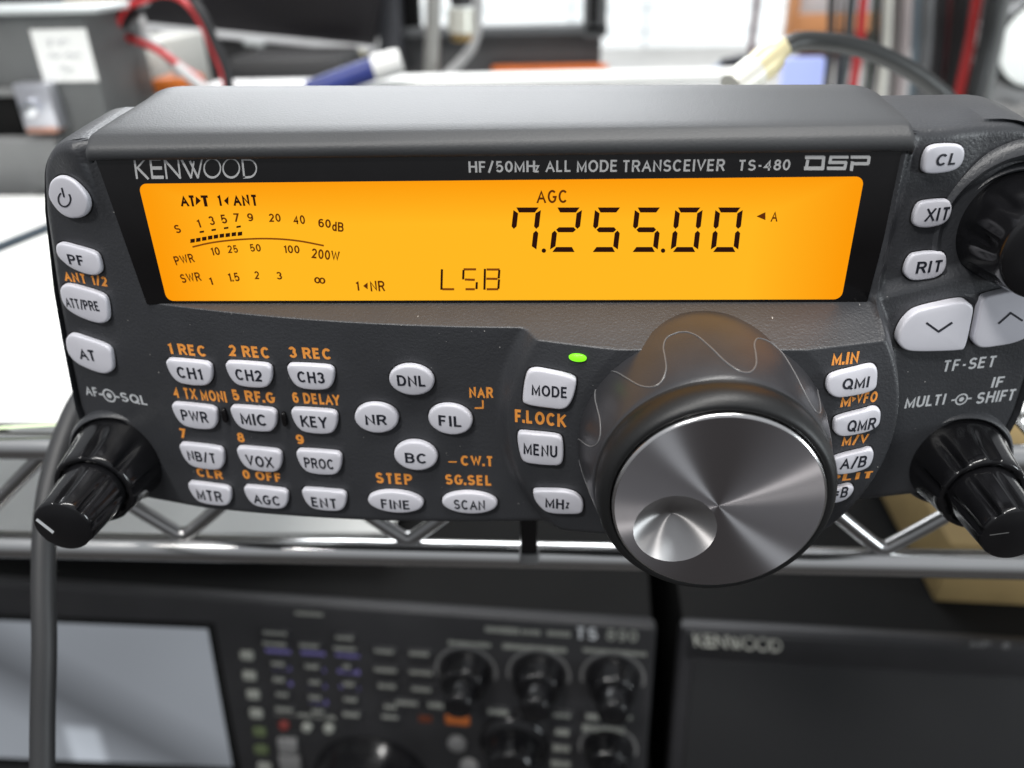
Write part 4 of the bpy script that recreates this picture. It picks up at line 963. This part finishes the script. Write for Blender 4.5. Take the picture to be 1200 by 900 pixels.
# plug hanging in front of the rack
pg = thing("antenna_plug", tuple(atY(541, 40, 440)), "pale metal plug hanging on a black cable in front of the grey rack", "plug")
tube("barrel", [tuple(atY(541, 10, 440)), tuple(atY(541, 38, 440))], [9.0, 9.6], mat("nickel_pale", (.72, .72, .64), .35, .5), pg, 24, curve=False)
tube("gold_ring", [tuple(atY(541, 38, 440)), tuple(atY(541, 48, 440))], [7.6, 6.6], mat("gold_contact", (.55, .38, .16), .35, .8), pg, 24, curve=False)
tube("cable", [tuple(atY(540, -90, 440)), tuple(atY(540, -20, 440)), tuple(atY(541, 7, 440))], 7.4, M_blackw, pg, 16)
wire([(560, -40, 470), (560, 20, 468), (556, 48, 465), (545, 66, 460), (528, 84, 455), (508, 104, 450)], 3.2, M_wht, "thin grey lead curving down past the hanging plug")
# books and papers behind the radio
bk = fbox("orange_book", 576, 77, 712, 90, 560, 10, mat("orange_cover", (.72, .17, .03), .55), None, 1)
setprops(bk, "orange book lying flat against the foot of the equipment rack", "book")
for px0, px1, py0, py1, Y, lab_ in ((395, 720, 93, 99, 300, "thin grey white papers stacked flat right behind the middle of the radio"), (560, 880, 89, 95, 345, "white document pile behind the flat papers next to the blind")):
    o = fbox("paper_stack", px0, py0, px1, py1+6, Y, 26, M_paper, None, 1, .03); setprops(o, lab_, "papers")
fo = slantbar("blue_folder", [(806, 97), (846, 74), (880, 66), (882, 98)], 400, 6, mat("blue_folder", (.07, .13, .26), .5), None)
setprops(fo, "slanted blue folder corner at the foot of the bright blind", "folder")
fo2 = slantbar("black_folder", [(845, 70), (882, 63), (884, 104), (852, 104)], 392, 6, mat("black_folder", (.02, .022, .03), .5), None)
setprops(fo2, "black folder leaning in front of the blue folder", "folder")
wire([(889, -60, 520), (887, 0, 515), (882, 40, 510), (879, 70, 505)], 2.2, mat("maroon_wire", (.08, .015, .03), .5), "thin dark maroon cable hanging in front of the right blind", "thin_cable", "cable")
# coax plug at the back of the radio
cx = thing("coax_plug", tuple(atY(890, 80, 120)), "brass and silver coaxial plug with a black cable behind the radio", "plug")
pa, pb, pc, pd = (np.array(atY(*q)) for q in ((858, 104, 118), (884, 84, 122), (906, 66, 126), (918, 55, 129)))
tube("plug_sleeve", [tuple(pa), tuple(pb)], [4.6, 4.9], mat("silver_plug", (.74, .73, .66), .4, .25), cx, 24, curve=False)
tube("plug_body", [tuple(pb), tuple(pb*.5+pc*.5), tuple(pc)], [4.4, 4.9, 4.4], mat("brass_plug", (.70, .62, .38), .4, .3), cx, 24, curve=False)
tube("plug_collar", [tuple(pc), tuple(pd)], [3.4, 3.0], mat("brass_plug", (.70, .62, .38), .4, .3), cx, 20, curve=False)
tube("coax_cable", [tuple(atY(*q)) for q in ((915, 57, 128), (930, 50, 130), (950, 48, 132), (985, 51, 134), (1020, 60, 136), (1055, 76, 138), (1085, 95, 140), (1115, 122, 142), (1130, 150, 140), (1140, 190, 136), (1142, 240, 134))], 2.7, mat("coax_black", (.018, .02, .02), .38), cx, 16)
# wooden frame, small screen, cables and meter on the right
wf = thing("wooden_frame", tuple(atY(985, 40, 640)), "orange brown wooden shelf frame behind the hanging cables", "frame")
M_wood = mat("orange_wood", (.52, .23, .09), .55, vary=.2, vscale=20)
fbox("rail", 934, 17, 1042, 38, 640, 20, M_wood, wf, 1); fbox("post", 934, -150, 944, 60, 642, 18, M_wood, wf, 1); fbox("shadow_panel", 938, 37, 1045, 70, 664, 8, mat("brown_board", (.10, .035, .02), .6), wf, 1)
fbox("back_board", 944, -150, 1045, 18, 668, 6, mat("pale_board", (.55, .57, .6), .6), wf, 1)
sc = fbox("small_screen", 918, 68, 966, 112, 470, 10, mat("blue_screen", (.1, .1, .2), .4, emit=(.42, .52, .95), estr=1.), None, 2)
setprops(sc, "small pale blue lit screen glowing behind the brass plug", "screen")
bkb = fbox("back_panel", 1000, -150, 1260, 130, 760, 15, mat("dim_panel", (.10, .10, .10), .6, vary=.3, vscale=12), None, 1)
setprops(bkb, "dull grey cabinet back standing behind the bundle of cables", "cabinet")
cabs = [(975, 968, 430, 2.4, M_blackw, "black cable hanging left of the first red cable in the bundle"), (998, 985, 436, 3.0, mat("slate_wire", (.045, .055, .06), .4), "slate grey cable beside the first red cable"),
        (1012, 998, 440, 2.8, M_red, "red cable in front of the wooden frame"), (1026, 1014, 450, 2.2, mat("dark_green_wire", (.03, .05, .04), .4), "dark green cable between the wooden frame and the white tubes"),
        (1041, 1032, 425, 3.0, mat("ivory_tube", (.55, .55, .5), .35), "thick ivory tube left in the cable bundle"), (1052, 1046, 455, 3.6, mat("ash_wire", (.22, .21, .2), .5), "ash grey cable squeezed between two pale tubes"),
        (1064, 1055, 430, 2.8, mat("pinkish_tube", (.36, .32, .32), .4), "pale pinkish tube right of the ivory tube"), (1077, 1070, 445, 3.2, mat("steel_blue_wire", (.16, .22, .26), .4), "steel blue cable in the middle of the bundle"),
        (1088, 1080, 428, 4.0, mat("dim_grey_wire", (.11, .115, .12), .4), "thick dim grey cable right of the steel blue one"), (1102, 1094, 440, 4.4, M_blackw, "thick black cable left of the dark red one"),
        (1112, 1104, 462, 3.2, mat("dark_red_wire", (.16, .02, .03), .4), "dark red cable half hidden among black cables"), (1126, 1114, 436, 5.2, mat("jet_wire", (.012, .012, .013), .45), "thickest jet black cable beside the bright red one"),
        (1145, 1124, 420, 3.3, mat('deep_red_wire', (.36, .025, .025), .4), "bright red cable on the right of the bundle"), (1166, 1142, 410, 5.4, mat("soot_wire", (.022, .024, .025), .4), "leaning soot black cable next to the round meter"), (1178, 1156, 416, 3.2, mat("mid_grey_wire", (.17, .18, .18), .4), "slim mid grey cable touching the round meter")]
for x0, x1, Y, r, m, lab_ in cabs:
    wire([(x0+(x0-x1)*2.2+6, -260, Y), (x0+(x0-x1)*.6+2, -80, Y), (x0, 0, Y), ((x0+x1)/2+1.5, 55, Y+2), (x1, 112, Y), (x1-5, 160, Y-2)], r, m, lab_, "hanging_cable", "cable", "cables hanging in a bundle behind the radio")
def dial_meter(px, py, r, Y, label):
    c = np.array(atY(px, py, Y)); t_ = thing("round_meter", tuple(c), label, "meter")
    ydisc("meter_case", c, r*1.13, 14, mat("meter_black", (.02, .022, .022), .35), t_, 48)
    ydisc("meter_face", c-np.array([0, 14, 0]), r, .8, mat("meter_white", (.85, .87, .86), .4, emit=(.9, 1, .97), estr=.35), t_, 48)
dial_meter(1207, 48, 25, 440, "large white faced round meter at the far right above the pale box")
dial_meter(1147, 41, 9, 470, "small white round meter half hidden behind the red cable")
pbx = fbox("pale_box", 1160, 80, 1330, 150, 455, 60, mat("pale_plastic", (.60, .60, .60), .5, vary=.06), None, 3)
setprops(pbx, "pale plastic box under the large round meter", "box")
# bench, back wall
wd = sheet("bench_top", [(-900, 430), (900, 430), (900, 1300), (-900, 1300)], ZS-14, 12, mat("bench_grey", (.42, .42, .41), .6, vary=.1)); setprops(wd, kind="structure")
wl = box("wall", -1100, 1100, 1290, 1310, -700, 420, mat("wall_paint", (.62, .60, .54), .8, vary=.06), None, 1); setprops(wl, kind="structure")
lowt = sheet("table_top", [(-700, -60), (700, -60), (700, 1290), (-700, 1290)], float(min(big.location[2], spk.location[2])/S-34), 6, mat("table_dark", (.03, .028, .027), .6)); setprops(lowt, kind="structure")

zb_ = U.pl.pt(0, U.pl.hit(770, 737)[1]-1.5, -6)[2]
a, b_ = atz(-60, 640, zb_), atz(470, 618, zb_)  # sheet added to brighten the gap between the shelf rods
pp = sheet("paper_sheet", [(a[0], a[1]-8), (b_[0], a[1]-2), (b_[0]+10, a[1]+190), (a[0]-40, a[1]+200)], zb_+12, .6, M_paper); setprops(pp, "pale sheet added for brightness on top of the large black transceiver under the shelf", "paper")  # this paper_sheet is the added bright sheet, not a real paper

# dust on the casing
rng = random.Random(11); V_, F_ = [], []
for k in range(130):
    u, v = rng.uniform(-85, 85), rng.uniform(-40, 27); r_ = rng.choice((.05, .06, .07, .11)); a0 = rng.uniform(0, 3); o = len(V_)
    if -70 < u < 57 and v > .5: continue
    V_ += [SH.pt(u+r_*math.cos(a0+i*1.26), v+r_*(1.4 if k % 4 == 0 else 1)*math.sin(a0+i*1.26), .03) for i in range(5)]; F_.append(tuple(range(o, o+5)))
mesh("dust_specks", V_, F_, mat("dust", (.45, .44, .42), .9), panel, smooth=False)

# odds and ends beyond the power supply and in the cable bundle
o = fbox("cream_folder", 50, -60, 108, 13, 400, 40, mat("cream_card", (.62, .54, .34), .6), None, 1, .05); setprops(o, "cream card folder standing behind the top of the dark grey power supply", "folder")
o = fbox("black_box", -120, -60, 46, 9, 380, 60, M_black, None, 2); setprops(o, "black box behind the far left top of the power supply", "box")
for x0, x1, Y, r, m, lab_ in ((986, 978, 448, 1.3, M_blackw, "thinnest black cable between the first black cable and the slate one"), (1034, 1022, 470, 1.6, M_blackw, "thin black cable just left of the ivory tube"), (1059, 1050, 474, 1.5, M_blackw, "thin black cable right behind the ash grey one"), (1137, 1119, 452, 1.8, M_blackw, "thin black cable in the gap left of the bright red cable")):
    wire([(x0+(x0-x1)*2.2+6, -260, Y), (x0+(x0-x1)*.6+2, -80, Y), (x0, 0, Y), ((x0+x1)/2+1.5, 55, Y+2), (x1, 112, Y), (x1-5, 160, Y-2)], r, m, lab_, "hanging_cable", "cable", "cables hanging in a bundle behind the radio")
